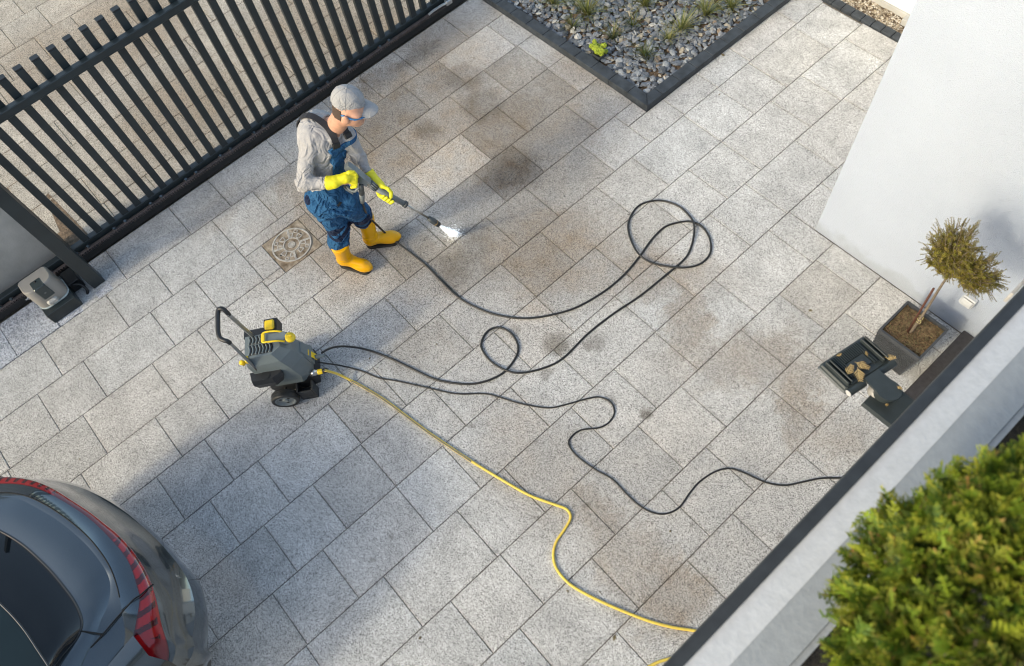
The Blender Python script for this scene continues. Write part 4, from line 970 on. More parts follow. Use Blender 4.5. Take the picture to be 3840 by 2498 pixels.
# ------------------------------------------------------------------ flood lamp on the near house
M_LAMP = simple('lamp_anthracite', (.028, .037, .041), .42, var=.15, scale=25, bump=.03, bscale=700)
fl = empty('flood_lamp', (2.85, -.62, 2.0), 'dark finned floodlight on a bracket arm with dry leaves caught on top', 'floodlight')
A0, A1, A2, A3 = (Vector((2.765, -.734, 1.985)), Vector((2.909, -.763, 2.005)), Vector((2.914, -.531, 2.005)), Vector((2.766, -.506, 1.985)))
oL = np.array((A0 + A1 + A2 + A3) / 4); eu = np.array((A1 - A0) + (A2 - A3)); eu /= np.linalg.norm(eu); ev = np.array((A3 - A0) + (A2 - A1)); ev -= eu * (ev @ eu); ev /= np.linalg.norm(ev); ew = np.cross(eu, ev)
FB = lambda g, a, b_, c, d, e, f, bb=0: g.frame_box(oL, eu, ev, ew, a, b_, c, d, e, f, bb)
FB(G(), -.074, .070, -.113, .113, -.030, -.006, .006).build('housing', M_LAMP, fl)
FB(G(), -.078, .074, -.117, .117, -.040, -.028, .006).build('front_rim', simple('rim_grey', (.06, .07, .08), .4), fl)
for i in range(15):
    v = -.064 + i * .0088
    FB(G(), -.062, .045 if abs(v) > .046 else -.016, v, v + .0036, -.006, .006).build('fin', M_LAMP, fl)
for v in (-.10, -.083, .076, .093):
    g = G(); g.frame_box(oL, eu, ev, ew, -.06, .062, v, v + .007, -.006, .020, .003); g.build('ridge', M_LAMP, fl)
FB(G(), -.012, .036, -.045, .045, -.006, .001).build('name_plate', M_LAMP, fl)
tc = bpy.data.curves.new('lettering', 'FONT'); tc.body = 'STEINEL'; tc.size = .018; tc.extrude = .0006; tc.align_x = 'CENTER'; tc.align_y = 'CENTER'
to = bpy.data.objects.new('lettering_tmp', tc); COL.objects.link(to); dg = bpy.context.evaluated_depsgraph_get(); tm = bpy.data.meshes.new_from_object(to.evaluated_get(dg))
tv = np.array([tuple(v.co) for v in tm.vertices]); tf = [tuple(p.vertices) for p in tm.polygons]; bpy.data.objects.remove(to)
# letters read along the plate's long side
mesh_obj('lettering', oL + np.outer(tv[:, 0], ev) + np.outer(-tv[:, 1], eu) * -1 * -1 + np.outer(tv[:, 2] + .0015, ew) + eu * .012, tf, simple('embossed_letters', (.05, .06, .064), .35), fl)
for s0, s1 in ((-.113, -.036), (.036, .113)):
    G().tube([oL + eu * .082 + ev * s0 - ew * .012, oL + eu * .082 + ev * s1 - ew * .012], .0155, 14).build('hinge', M_LAMP, fl, auto=40)
G().lathe([(0, 0), (.014, 0), (.014, .0015), (0, .0015)], oL + eu * .082 - ev * .113 - ew * .012, -ev, 16).build('hinge_cap', simple('cap_grey', (.5, .5, .51), .4), fl)
# bracket plate with rounded end
poly = [(.075, -.034), (.135, -.038)] + [(.165 + .044 * math.cos(a), .044 * math.sin(a)) for a in np.linspace(-1.75, 1.75, 15)] + [(.135, .038), (.075, .034)]
G().prism(poly, oL, eu, ev, ew, .0, .012).build('bracket', M_LAMP, fl)
G().prism([(.155 + .040 * math.cos(a), .040 * math.sin(a)) for a in np.linspace(0, 6.28, 22)[:-1]], oL, eu, ev, ew, -.035, -.001).build('sensor_neck', M_LAMP, fl)
G().lathe([(0, 0), (.024, .004), (.036, .02), (.036, .05), (0, .05)], oL + eu * .125 + ev * .0 - ew * .085, ew, 18).build('sensor_dome', simple('sensor_white', (.3, .3, .3), .35), fl, True)
pa = Vector((2.958, -.60, 1.965)); 
G().hexa([(2.96, -.735, 1.93), (3.29, -.735, 1.93), (3.29, -.600, 1.93), (2.96, -.590, 1.93), (2.96, -.735, 1.962), (3.29, -.735, 1.962), (3.29, -.600, 1.962), (2.96, -.590, 1.962)]).build('arm', M_LAMP, fl)
# dry fronds lying on it
M_DRY = simple('dry_leaf', (.33, .22, .09), .8, var=.4, scale=120, var2=(.42, .31, .15))
def frond(p, d, nrm, Ln, g=None):
    g = g or G(); d = Vector(d).normalized(); nrm = Vector(nrm).normalized(); s_ = nrm.cross(d).normalized(); p = Vector(p)
    def leafy(p, d, L_, w):
        q = nrm.cross(d).normalized() * w; g.add([p - q * .5, p + q * .5, p + d * L_ * .6 + q, p + d * L_ + nrm * .002, p + d * L_ * .6 - q] + [v - nrm * .0012 for v in (p - q * .5, p + q * .5, p + d * L_ * .6 + q, p + d * L_, p + d * L_ * .6 - q)], [(0, 1, 2, 3, 4), (9, 8, 7, 6, 5), (0, 5, 6, 1), (1, 6, 7, 2), (2, 7, 8, 3), (3, 8, 9, 4), (4, 9, 5, 0)])
    leafy(p, d, Ln, Ln * .035)
    for i in range(5):
        t = .15 + .17 * i
        for sg in (-1, 1):
            leafy(p + d * Ln * t, (d * .9 + s_ * sg * .75).normalized(), Ln * (.48 - .07 * i), Ln * .038)
    return g
for i, (a, b_, c, ang, ln, lab) in enumerate([(.0, -.01, .006, .4, .06, 'large dry thuja frond lying across the floodlight name plate'), (.025, -.02, .010, -.6, .066, 'largest pale dry frond against the floodlight hinge'), (.03, -.078, .012, 2.0, .055, 'dry brown frond wedged between the ridges at the floodlight end nearest the house corner'), (-.06, -.045, .004, 1.4, .024, 'small curled dry frond at the front lip of the floodlight'), (.05, .085, .012, .9, .045, 'dry frond at the floodlight end nearest the plant pot'), (.01, .045, .006, 2.6, .022, 'narrow dry scrap beside the lettering on the floodlight'), (.17, .03, .016, .2, .022, 'dry frond on the rounded floodlight bracket'), (.235, .01, -.03, 2.2, .018, 'tiny dry leaf scrap alone on the floodlight arm')]):
    p = oL + eu * a + ev * b_ + ew * (c + .004)
    if i == 7: p = np.array((3.03, -.69, 1.966))
    dd = eu * math.cos(ang) + ev * math.sin(ang)
    tag(frond(p, dd, ew, ln).build('dry_leaf', M_DRY), lab, 'leaf', 'dry leaves on the floodlight')
M_SCR = simple('leaf_scrap', (.17, .13, .05), .85, var=.4, scale=90)
for (x, y, ln, lab) in [(1685, 130, .04, 'largest leaf scrap on the sunny path beside the bed edging'), (1675, 218, .02, 'small brown leaf scrap next to the bed edging near its corner'), (1890, 722, .03, 'thin leaf scrap on the paving left of the plant pot'), (1555, 1237, .02, 'small scrap of leaf under the black cable'), (182, 1067, .015, 'tiny leaf scrap alone on the paving just above the car'), (862, 830, .02, 'small leaf scrap between the pressure hose and the washer'), (1315, 1372, .02, 'brown scrap beside the yellow hose bend'), (1392, 1372, .018, 'tiny leaf scrap inside the lower bend of the yellow hose'), (1425, 1490, .04, 'brown leaf curl on the paving by the lower hose end'), (980, 1478, .025, 'leaf scrap on the paving at the bottom edge left of the yellow hose'), (1012, 800, .016, 'leaf scrap left of the small hose loop')]:
    p = ad(x, y, .004); a = rng.uniform(0, 6.28)
    tag(frond(p, (math.cos(a), math.sin(a), 0), (0, 0, 1), ln).build('leaf_scrap', M_SCR), lab, 'leaf', 'leaf scraps on the paving')

# ------------------------------------------------------------------ plants of the bed
M_GRASS = vcol('sedge', .55, .3, .3)
def tuft(x, y, h, n, label, tones):
    g = G(); cols = []
    for i in range(n):
        a = rng.uniform(0, 6.28); ln = 1.45 * h * rng.uniform(.6, 1.15); lean = rng.uniform(.25, 1.0); w = rng.uniform(.0018, .0032)
        b0 = Vector((x + math.cos(a) * rng.uniform(0, .012), y + math.sin(a) * rng.uniform(0, .012), .02)); d = Vector((math.cos(a), math.sin(a), 0)); s_ = Vector((-math.sin(a), math.cos(a), 0)) * w
        P = []
        for k in range(6):
            t = k / 5; P.append(b0 + d * ln * lean * t ** 1.2 + Vector((0, 0, ln * (t * (1.1 - .3 * lean) - .55 * lean * t * t))))
        tn = np.array(random.choice(tones)); V = []
        for k, p in enumerate(P):
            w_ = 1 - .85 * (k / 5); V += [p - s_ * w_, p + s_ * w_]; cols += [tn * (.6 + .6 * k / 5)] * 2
        g.add(V, [(2 * k, 2 * k + 1, 2 * k + 3, 2 * k + 2) for k in range(5)])
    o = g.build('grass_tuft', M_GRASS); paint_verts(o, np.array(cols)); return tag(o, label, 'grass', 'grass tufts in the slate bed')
TG = [(.20, .24, .06), (.22, .24, .07), (.32, .31, .12), (.10, .14, .04), (.40, .37, .18)]; TD = [(.09, .13, .035), (.06, .09, .03), (.15, .17, .06), (.2, .18, .08)]
for (x, y, h, n, lab, tn) in [(1365, 32, .23, 150, 'large dark green grass tuft in the shaded left of the slate bed', TG), (1500, 10, .22, 130, 'green grass tuft cut by the top edge in the middle of the bed', TG), (1640, 32, .20, 120, 'pale grass tuft nearest the right hand edging', TG), (1583, 68, .20, 120, 'yellowish grass tuft between the pale one and the small dark ones', TG), (1425, 85, .13, 80, 'small dark grass tuft right behind the bright green potted plant', TD), (1500, 128, .14, 90, 'dark wispy grass tuft nearest the bed corner', TD), (1285, 6, .17, 110, 'grass tuft furthest left at the top of the slate bed', TG), (1700, 14, .17, 100, 'pale green grass tuft furthest right at the top of the slate bed', TG), (1470, 60, .12, 70, 'short green grass tuft in the middle of the slate bed between taller ones', TD), (1330, 60, .12, 70, 'short dark grass tuft below the large one on the left of the bed', TD), (1555, 90, .13, 60, 'sparse straw coloured grass clump beside the yellowish one', TG)]:
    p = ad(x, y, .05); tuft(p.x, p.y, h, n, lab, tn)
sp_ = ad(1390, 122, .05)
su = empty('succulent_plant', (sp_.x, sp_.y, 0), 'bright yellow green mossy succulent in a black pot by the bed edging', 'plant')
c0 = np.array((sp_.x, sp_.y, 0)); 
for dx, dy in ((-.03, .01), (.035, -.02)):
    G().loft([[(c0[0] + dx + s1 * r_, c0[1] + dy + s2 * r_, z) for s1, s2 in ((-1, -1), (1, -1), (1, 1), (-1, 1))] for r_, z in ((.035, .0), (.043, .07), (.046, .07), (.046, .08), (.040, .08), (.038, .06))]).build('pot', M_POT, su)
blobs = [(rng.uniform(-.07, .07), rng.uniform(-.035, .045), rng.uniform(.07, .12), rng.uniform(.016, .026)) for _ in range(26)]
def fsu(P):
    d = np.full(len(P), 9., np.float32)
    for bx, by, bz, r_ in blobs: d = smin(d, np.linalg.norm(P - (c0 + np.array((bx, by, bz))).astype(np.float32), axis=1) - r_, .006)
    return d
V, F = sdf_mesh(fsu, c0 + np.array((-.12, -.09, .03)), c0 + np.array((.12, .1, .16)), .005); V = wrinkle(V, .006, 120)
M_SUC = simple('mossy_leaves', (.30, .38, .04), .7, var=.45, scale=90, bump=1.0, bscale=260)
mesh_obj('foliage', V, F, M_SUC, su)

# ------------------------------------------------------------------ thuja in the near trough
M_THUJA = vcol('thuja_scales', .55, .35, .30)
def bush(name, cen, rad, count, size, label, stemz, seed, front=None):
    root = empty(name, (cen[0], cen[1], stemz), label, 'shrub')
    g = G(); cols = []; rr = np.random.default_rng(seed)
    def seg(p, d, nrm, L_, w, c0_, c1_):
        q = nrm.cross(d); q = q.normalized() * w if q.length > 1e-6 else Vector((w, 0, 0))
        g.add([p - q * .6, p + q * .6, p + d * L_ * .55 + q + nrm * w * .4, p + d * L_, p + d * L_ * .55 - q + nrm * w * .4], [(0, 1, 2, 3, 4)])
        cols.extend([c0_, c0_, (c0_ + c1_) / 2, c1_, (c0_ + c1_) / 2])
    greens = [np.array(c) for c in ((.045, .088, .012), (.068, .118, .014), (.092, .138, .016), (.034, .064, .012), (.13, .155, .02))]
    tips = [np.array(c) for c in ((.34, .33, .05), (.42, .38, .07), (.22, .26, .03), (.40, .25, .10), (.28, .13, .05), (.28, .30, .05))]
    tw = [.24, .18, .26, .10, .06, .16]
    for i in range(count):
        d = Vector(rr.normal(0, 1, 3)).normalized()
        if d.z < -.35: d.z = -d.z
        lump = 1 + .16 * mnoise.noise(d * 2.3 + Vector((seed, 0, 0))) + .08 * mnoise.noise(d * 6)
        t = 1 - abs(rr.normal(0, .14)); p = Vector(cen) + Vector((d.x * rad[0], d.y * rad[1], d.z * rad[2])) * t * lump
        ax = (d * .8 + Vector((0, 0, .75)) + Vector(rr.normal(0, .45, 3))).normalized(); nrm = ax.orthogonal().normalized(); nrm.rotate(Matrix.Rotation(rr.uniform(0, 6.28), 3, ax))
        s_ = nrm.cross(ax).normalized(); L_ = size * rr.uniform(.6, 1.2); gr_ = greens[rr.integers(5)] * rr.uniform(1.4, 2.9); tp = tips[rr.choice(6, p=tw)]
        p = p - ax * L_ * .6
        m = int(L_ / .009)
        for k in range(m):
            f = k / m; q = p + ax * L_ * f + nrm * (.25 * L_ * f * f)
            seg(q, ax, nrm, L_ / m * 1.7, .0027, gr_ * (1 - f) + tp * f * .8 + gr_ * .2 * f, gr_ * (1 - f) + tp * f)
            if k > 0 and k < m:
                for sg in (-1, 1):
                    bl_ = L_ * .45 * (1 - .75 * f) * rr.uniform(.7, 1.2); bd = (ax * .75 + s_ * sg * .8 + nrm * rr.uniform(-.2, .3)).normalized(); mm = max(2, int(bl_ / .010))
                    for j in range(mm):
                        e = j / mm; seg(q + bd * bl_ * e, bd, nrm, bl_ / mm * 1.6, .0028, gr_ * (1 - e * .5), gr_ * (1 - e) + tp * e)
    o = g.build('foliage', M_THUJA, root); paint_verts(o, np.array(cols)); 
    for i in range(5):
        a = i * 1.26; top = Vector(cen) + Vector((math.cos(a) * rad[0] * .6, math.sin(a) * rad[1] * .6, rad[2] * .3))
        G().tube(spline([(cen[0], cen[1], stemz - .1), Vector(cen).lerp(top, .4), top], 5), .012, 6, r1=.004).build('stem', M_BARK, root)
    return root
bush('thuja_bush', (3.51, -1.62, 3.30), (.335, .36, .36), 8500, .058, 'big bright green thuja bush with yellow and rusty tips in the near trough', 2.62, 3)
bush('thuja_bush', (3.62, -.92, 2.86), (.24, .26, .2), 1100, .055, 'second thuja bush mostly in shadow at the right edge behind the big one', 2.62, 9)

# ------------------------------------------------------------------ the worker
def Mz(x, y, z): return np.array(at(1050 + x * 750 / 1451.0, 260 + y * 750 / 1451.0, z))
M_SKIN = simple('skin', (.50, .27, .19), .5, var=.12, scale=40, bump=.05, bscale=300)
M_SHIRT = cloth('grey_marl_jersey', (.33, .33, .345), .045, 9, .10)
M_BLUE_C = cloth('blue_workwear', (.014, .085, .20), .06, 11, .18)
M_NAVY = cloth('navy_patch', (.008, .018, .050), .05, 12, .2)
M_STRAP = simple('black_webbing', (.015, .016, .022), .8, var=.2, scale=60)
M_BOOT = simple('yellow_rubber_boot', (.72, .36, .006), .33, var=.05, scale=12)
M_SOLE = simple('black_sole', (.012, .012, .012), .7)
M_GLOVE = simple('yellow_rubber_glove', (.72, .66, .03), .5, var=.05, scale=25, bump=.06, bscale=160)
M_CAP = cloth('grey_cotton_cap', (.30, .305, .32), .012, 14, .08)
M_HAIR = simple('cropped_hair', (.055, .035, .025), .9, var=.3, scale=200)
M_BLUEP = simple('blue_frame', (.02, .16, .38), .25)
M_LENS = simple('smoked_lens', (.02, .025, .03), .08, coat=1.0)

FT = np.array((.80, .60, 0.)); LT = np.array((-.60, .80, 0.)); UP = np.array((0, 0, 1.))   # front, his left, up
neck = Mz(388, 398, 1.44); chest = Mz(325, 540, 1.27); waist = Mz(330, 800, 1.04); pelv = Mz(348, 930, .90)
rsh = Mz(222, 500, 1.40); lsh = Mz(478, 478, 1.34); rel = Mz(172, 832, 1.19); rwr = Mz(350, 825, 1.19)
lel = Mz(572, 640, 1.14); lwr = Mz(635, 752, 1.06)
rhip = Mz(300, 950, .89); lhip = Mz(462, 950, .87); rkn = Mz(418, 1130, .50); lkn = Mz(575, 1040, .52)
rcu = Mz(425, 1262, .31); lcu = Mz(600, 1082, .35)
rbt = Mz(433, 1282, .32); rank = Mz(476, 1385, .09); rtoe = Mz(640, 1440, .045); rheel = Mz(462, 1392, .045)
lbt = Mz(618, 1078, .35); lank = Mz(665, 1238, .09); ltoe = Mz(845, 1218, .045); lheel = Mz(658, 1250, .045)
hc = Mz(492, 232, 1.63); jaw = Mz(508, 325, 1.57)
FH = np.array(RC[0] * .95 + np.array((0, 0, -.12)) + RC[1] * .10); FH[2] = -.22; FH /= np.linalg.norm(FH)      # he looks to his front, a little down
SH = np.cross(UP, FH); SH /= np.linalg.norm(SH); UH = np.cross(FH, SH)
rha = Mz(500, 800, 1.16); lha = Mz(735, 868, .97)

def torso(P, o=0.0):
    d = caps(P, chest + UP * .05, waist, .120 + o, .110 + o)
    d = smin(d, ell(P, chest + UP * .06 - FT * .01, (.105 + o, .150 + o, .17 + o), np.stack([FT, LT, UP])), .05)
    d = smin(d, caps(P, waist, pelv, .110 + o, .124 + o), .05)
    d = smin(d, caps(P, rsh, lsh, .062 + o, .056 + o), .06)
    d = smin(d, caps(P, neck - UP * .02, chest + UP * .12, .058 + o, .10 + o), .05)
    return d
def arms(P, o=0.0):
    d = smin(caps(P, rsh, rel, .060 + o, .047 + o), caps(P, rel, rwr, .047 + o, .035 + o), .02)
    e = smin(caps(P, lsh, lel, .056 + o, .043 + o), caps(P, lel, lwr, .043 + o, .033 + o), .02)
    return np.minimum(d, e)
def legs(P, o=0.0):
    d = smin(caps(P, rhip, rkn, .094 + o, .070 + o), caps(P, rkn, rcu, .070 + o, .066 + o), .03)
    e = smin(caps(P, lhip, lkn, .090 + o, .070 + o), caps(P, lkn, lcu, .070 + o, .064 + o), .03)
    return smin(d, e, .03)
def headf(P):
    d = ell(P, hc, (.092, .075, .098), np.stack([FH, SH, UH]))
    d = smin(d, ell(P, jaw + FH * .012, (.066, .058, .072), np.stack([FH, SH, UH])), .035)
    d = smin(d, caps(P, jaw + FH * .055 - UH * .045, jaw + FH * .045 - UH * .052, .022, .026), .03)          # chin
    d = smin(d, caps(P, jaw + FH * .070 + UH * .030, jaw + FH * .092 - UH * .002, .009, .013), .012)          # nose
    d = smin(d, caps(P, jaw + FH * .062 - UH * .024 + SH * .018, jaw + FH * .062 - UH * .024 - SH * .018, .011, .011), .010)  # mouth
    for s in (1, -1):
        d = smin(d, ell(P, jaw - FH * .012 + SH * s * .066 + UH * .018, (.020, .009, .031), np.stack([FH, SH, UH])), .006)
        d = smin(d, ell(P, jaw + FH * .048 + UH * .034 + SH * s * .030, (.022, .020, .012), np.stack([FH, SH, UH])), .015)
    d = smin(d, caps(P, jaw - FH * .045 - UH * .02, neck - UP * .03, .054, .060), .035)
    return d
def bodyf(P):
    d = smin(headf(P), torso(P, -.012), .03)
    d = np.minimum(d, arms(P, -.010)); d = np.minimum(d, legs(P, -.014))
    for a, b_, c in ((rcu, rank, rtoe), (lcu, lank, ltoe)):
        d = np.minimum(d, smin(caps(P, a, b_, .045, .035), caps(P, b_, c, .035, .026), .02))
    for w, h in ((rwr, rha), (lwr, lha)): d = smin(d, caps(P, w, h, .026, .028), .02)
    return d
allp = np.stack([neck, chest, rsh, lsh, rel, rwr, lel, lwr, rhip, lhip, rkn, lkn, rtoe, ltoe, rheel, hc, jaw, rha, lha])
V, F = sdf_mesh(bodyf, allp.min(0) - .16, allp.max(0) + .16, .009)
person = mesh_obj('person', V, F, M_SKIN, None, True)
tag(person, 'man in blue overalls, grey cap and yellow boots spraying the paving with a pressure lance', 'person')
def pm(name, fn, pts, h, mat, pad=.12, wr=None, parent=None, label=None, post=None):
    pts = np.array(pts); V, F = sdf_mesh(fn, pts.min(0) - pad, pts.max(0) + pad, h)
    if wr: V = wrinkle(V, *wr)
    o = mesh_obj(name, V, F, mat, parent or person, True)
    if label: o['label'] = label
    return o
# finer head over the coarse one
def facef(P): return np.maximum(headf(P) - .0015, -(P @ UP.astype(np.float32) - (neck[2] - .0)))
pm('head', facef, [hc, jaw, neck], .005, M_SKIN, .13)
# shirt with folds at the elbow and side
def fold(P, amp):
    x, y, z = P[:, 0], P[:, 1], P[:, 2]
    a = np.sin(z * 61 + x * 47 + 4.0 * np.sin(y * 17 + z * 6) + 2.2 * np.sin(x * 23 - z * 19))
    b_ = np.sin(x * 52 - y * 37 + z * 22 + 3.0 * np.sin(z * 14 + x * 9 + 1.7))
    m_ = .5 + .5 * np.sin(x * 13 + y * 16 + z * 9 + 2 * np.sin(z * 7))
    return amp * (a * m_ * np.abs(b_) * 1.3 + .4 * b_ * (1 - m_))
def shirtf(P):
    d = smin(torso(P), arms(P), .025) + fold(P, .0085)
    d = np.maximum(d, -caps(P, neck + UP * .005 + FT * .01, neck + UP * .2 + FT * .06, .062, .08))
    for w, e in ((rwr, rel), (lwr, lel)):
        n_ = (w - e) / np.linalg.norm(w - e); pl = (P - (w + n_ * .012).astype(np.float32)) @ n_.astype(np.float32)
        near = np.linalg.norm(P - w.astype(np.float32), axis=1) < .09
        d = np.where(near, np.maximum(d, pl), d)
    return np.maximum(d, (pelv[2] - .02) - P[:, 2])
pm('shirt', shirtf, [neck, chest, rsh, lsh, rel, rwr, lel, lwr, pelv], .0075, M_SHIRT, .15)
g = G(); cq = [neck + UP * .0 + FT * .005 + (math.cos(a) * LT * .064 + math.sin(a) * FT * .066) + UP * (-.022 * math.sin(a) - .004) for a in np.linspace(0, 6.283, 22)]
g.tube(cq, .006, 6); g.build('collar', M_SHIRT, person, True)
# overalls: trousers, waist and bib
def overf(P):
    tr_ = legs(P, .006)
    tr_ = smin(tr_, caps(P, waist - UP * .02, pelv, .120, .134), .04) + fold(P, .011)
    tr_ = smin(tr_, caps(P, waist + UP * .09, waist - UP * .02, .122, .124), .03) + fold(P, .003)
    tr_ = np.maximum(tr_, (P - (waist + UP * .035).astype(np.float32)) @ (UP * .97 - FT * .26).astype(np.float32))
    tr_ = smin(tr_, caps(P, rcu + UP * .02, rcu - UP * .005, .072, .070), .02); tr_ = smin(tr_, caps(P, lcu + UP * .02, lcu - UP * .005, .070, .068), .02)
    q = P - chest.astype(np.float32)
    fr = q @ FT.astype(np.float32); la = np.abs(q @ LT.astype(np.float32) - .005)
    bib = torso(P, .012) + fold(P, .003)
    bib = np.maximum(np.maximum(bib, .035 - fr), np.maximum(la - (.115 + .25 * np.clip(-q[:, 2], 0, .3)), P[:, 2] - (chest[2] + .075)))
    bib = np.maximum(bib, (waist[2] - .06) - P[:, 2])
    d = np.minimum(tr_, bib)
    return d
OV = pm('overalls', overf, [waist, pelv, rhip, lhip, rkn, lkn, rcu, lcu, chest], .0075, M_BLUE_C, .16)
# navy knee and thigh patches, pockets
def patch(name, c, r, base, mat, cut=None, th=.010):
    def fn(P):
        d = np.maximum(base(P, th) + fold(P, .005), np.linalg.norm((P - c.astype(np.float32)) / np.array(r, np.float32), axis=1) * min(r) - min(r))
        return d
    return pm(name, fn, [c - np.array(r), c + np.array(r)], .006, mat, .01, parent=OV)
view = -RC[2]
def toward(p, k): 
    d = CAM - p; return p + d / np.linalg.norm(d) * k
patch('knee_patch', toward(Mz(445, 1190, .44), .06), (.11, .11, .085), legs, M_NAVY)
patch('knee_patch', toward(Mz(590, 1062, .45), .06), (.10, .10, .06), legs, M_NAVY)
patch('cuff_band', rcu + UP * .005, (.10, .10, .035), legs, M_NAVY)
patch('cuff_band', lcu + UP * .005, (.10, .10, .03), legs, M_NAVY)
patch('thigh_pocket', toward(rhip * .72 + rkn * .28, .09) - LT * .03, (.06, .06, .07), legs, M_BLUE_C, th=.016)
patch('side_pocket', toward(Mz(300, 1060, .70), .03), (.05, .05, .11), legs, M_NAVY)
patch('side_panel', toward(Mz(235, 945, .93), .02), (.05, .05, .045), lambda P, o: smin(legs(P, o), caps(P, waist - UP * .02, pelv, .120 + o, .134 + o), .04), M_NAVY, th=.013)
def pock(P, o): return smin(legs(P, o), caps(P, waist - UP * .02, pelv, .120 + o, .134 + o), .04)
patch('pocket_opening', Mz(395, 960, .93), (.055, .055, .025), pock, M_BLACK, th=.011)
patch('hip_pocket', Mz(255, 935, .93), (.05, .05, .05), pock, M_BLUE_C, th=.016)
patch('chest_pocket', chest + FT * .12 - UP * .04 + LT * .0, (.05, .05, .06), lambda P, o: torso(P, o + .012), M_BLUE_C, th=.012)
# straps: polylines laid on the shoulders
def strap(px):
    P0 = [Mz(*p) for p in px]
    def fn(P):
        d = np.full(len(P), 9., np.float32)
        for a, b_ in zip(P0[:-1], P0[1:]): d = np.minimum(d, caps(P, a, b_, .021, .021))
        return d
    S = spline(P0, 5); g = G(); W = .020
    for i in range(len(S) - 1):
        pass
    rows = []
    for i, p in enumerate(S):
        t = S[min(i + 1, len(S) - 1)] - S[max(i - 1, 0)]; t /= np.linalg.norm(t) + 1e-9
        # push onto the shirt surface along its gradient
        q = p.copy()
        for _ in range(6):
            e = .004; f0 = torso(q[None].astype(np.float32))[0]; gr_ = np.array([torso((q + np.eye(3)[k] * e)[None].astype(np.float32))[0] - f0 for k in range(3)]) / e
            gr_ /= np.linalg.norm(gr_) + 1e-9; q = q - gr_ * (f0 - .010)
        s_ = np.cross(gr_, t); s_ /= np.linalg.norm(s_) + 1e-9
        rows.append([q - s_ * W, q - s_ * W + gr_ * .006, q + s_ * W + gr_ * .006, q + s_ * W])
    g.loft(rows); return g, rows
for px in ([(150, 440, 1.36), (185, 405, 1.42), (240, 378, 1.47), (310, 395, 1.48), (365, 445, 1.45), (402, 520, 1.40), (420, 590, 1.34)], [(440, 395, 1.45), (470, 415, 1.44), (485, 455, 1.41), (498, 495, 1.37)]):
    g, rows = strap(px); so = g.build('strap', M_STRAP, person)
    r_ = rows[-3]; c_ = sum(r_) / 4; 
    t_ = (sum(rows[-1]) - sum(rows[-5])) ; t_ /= np.linalg.norm(t_); s_ = r_[3] - r_[0]; s_ /= np.linalg.norm(s_); n_ = np.cross(s_, t_)
    G().frame_box(c_, s_, t_, n_, -.024, .024, -.018, .018, -.008, .010, .004).build('buckle', M_BLACK, so)
# boots
def bootf(tp, an, he, to):
    ax = to - he; ax[2] = 0; ax /= np.linalg.norm(ax); sd_ = np.array((-ax[1], ax[0], 0))
    ctr = (an * .5 + to * .5)
    def fn(P):
        d = caps(P, tp, an + UP * .03, .066, .050)
        foot = ell(P, to - ax * .045 + UP * .012, (.085, .047, .048), np.stack([ax, sd_, UP]))
        d = smin(d, foot, .03); d = smin(d, caps(P, an + UP * .02, to - ax * .04 + UP * .02, .047, .040), .03)
        d = smin(d, caps(P, he + UP * .012, an + UP * .05, .043, .045), .03)
        d = d + .002 * np.sin(P[:, 2] * 150) * (P[:, 2] > .09) * (P[:, 2] < .19)
        d = np.maximum(d, .017 - P[:, 2])
        n_ = (tp - an) / np.linalg.norm(tp - an); d = np.maximum(d, (P - (tp + n_ * .02).astype(np.float32)) @ n_.astype(np.float32))
        return d
    def sole(P):
        d = caps(P * np.array((1, 1, 0), np.float32), to * np.array((1, 1, 0)) - ax * .035, he * np.array((1, 1, 0)), .050, .043)
        return np.maximum(np.maximum(d, P[:, 2] - .020), .001 - P[:, 2])
    b_ = pm('boot', fn, [tp, an, he, to], .006, M_BOOT, .1)
    pm('sole', sole, [an * np.array((1, 1, 0)), he * np.array((1, 1, 0)), to * np.array((1, 1, 0))], .006, M_SOLE, .07, parent=b_)
bootf(rbt, rank, rheel, rtoe); bootf(lbt, lank, lheel, ltoe)
# cap
def capf(P):
    q = P - hc.astype(np.float32); u = q @ UH.astype(np.float32); f = q @ FH.astype(np.float32)
    d = ell(P, hc + UH * .006, (.098, .081, .099), np.stack([FH, SH, UH]))
    d = np.maximum(d, -(u + .008 - .25 * np.clip(-f, 0, 1) * .4))
    return np.maximum(d, -ell(P, hc + UH * .002, (.093, .076, .094), np.stack([FH, SH, UH])))
cap = pm('cap', capf, [hc], .005, M_CAP, .14)
bm = G(); rows = []
for r_, dz in ((.078, -.002), (.110, -.004), (.140, -.012), (.164, -.022)):
    row = []
    for a in np.linspace(-1.0, 1.0, 15):
        lat = a * .068; fw_ = (.069 + (r_ - .078) * math.sqrt(max(0, 1 - (a * .92) ** 2)) + .020 * math.sqrt(max(0, 1 - a * a)))
        row.append(hc + FH * fw_ + SH * lat + UH * (dz - .008 - .016 * a * a))
    rows.append(row)
th = [[p - UH * .005 for p in r_] for r_ in rows]
bm.loft(rows, closed=False); bm.loft([r_[::-1] for r_ in th], closed=False)
ed = [rows[0][0]] + [r_[0] for r_ in rows] ; 
bm.loft([rows[-1], th[-1]], closed=False); bm.loft([[r_[0] for r_ in rows], [r_[0] for r_ in th]], closed=False); bm.loft([[r_[-1] for r_ in th], [r_[-1] for r_ in rows]], closed=False)
bm.build('brim', M_CAP, cap, True)
g = G(); g.lathe([(.007, -.002), (.008, .002), (.004, .005), (0, .005)], hc + UH * .104, UH, 10); g.build('button', M_CAP, cap, True)
for a in np.linspace(.52, 5.8, 6):
    S = [hc + UH * .006 + UH * .0995 * math.cos(t) + (FH * math.cos(a) * .0985 + SH * math.sin(a) * .0815) * math.sin(t) for t in np.linspace(.05, 1.58, 12)]
    G().tube(S, .0014, 5).build('seam', simple('cap_stitch', (.24, .245, .26), .9), cap, True)
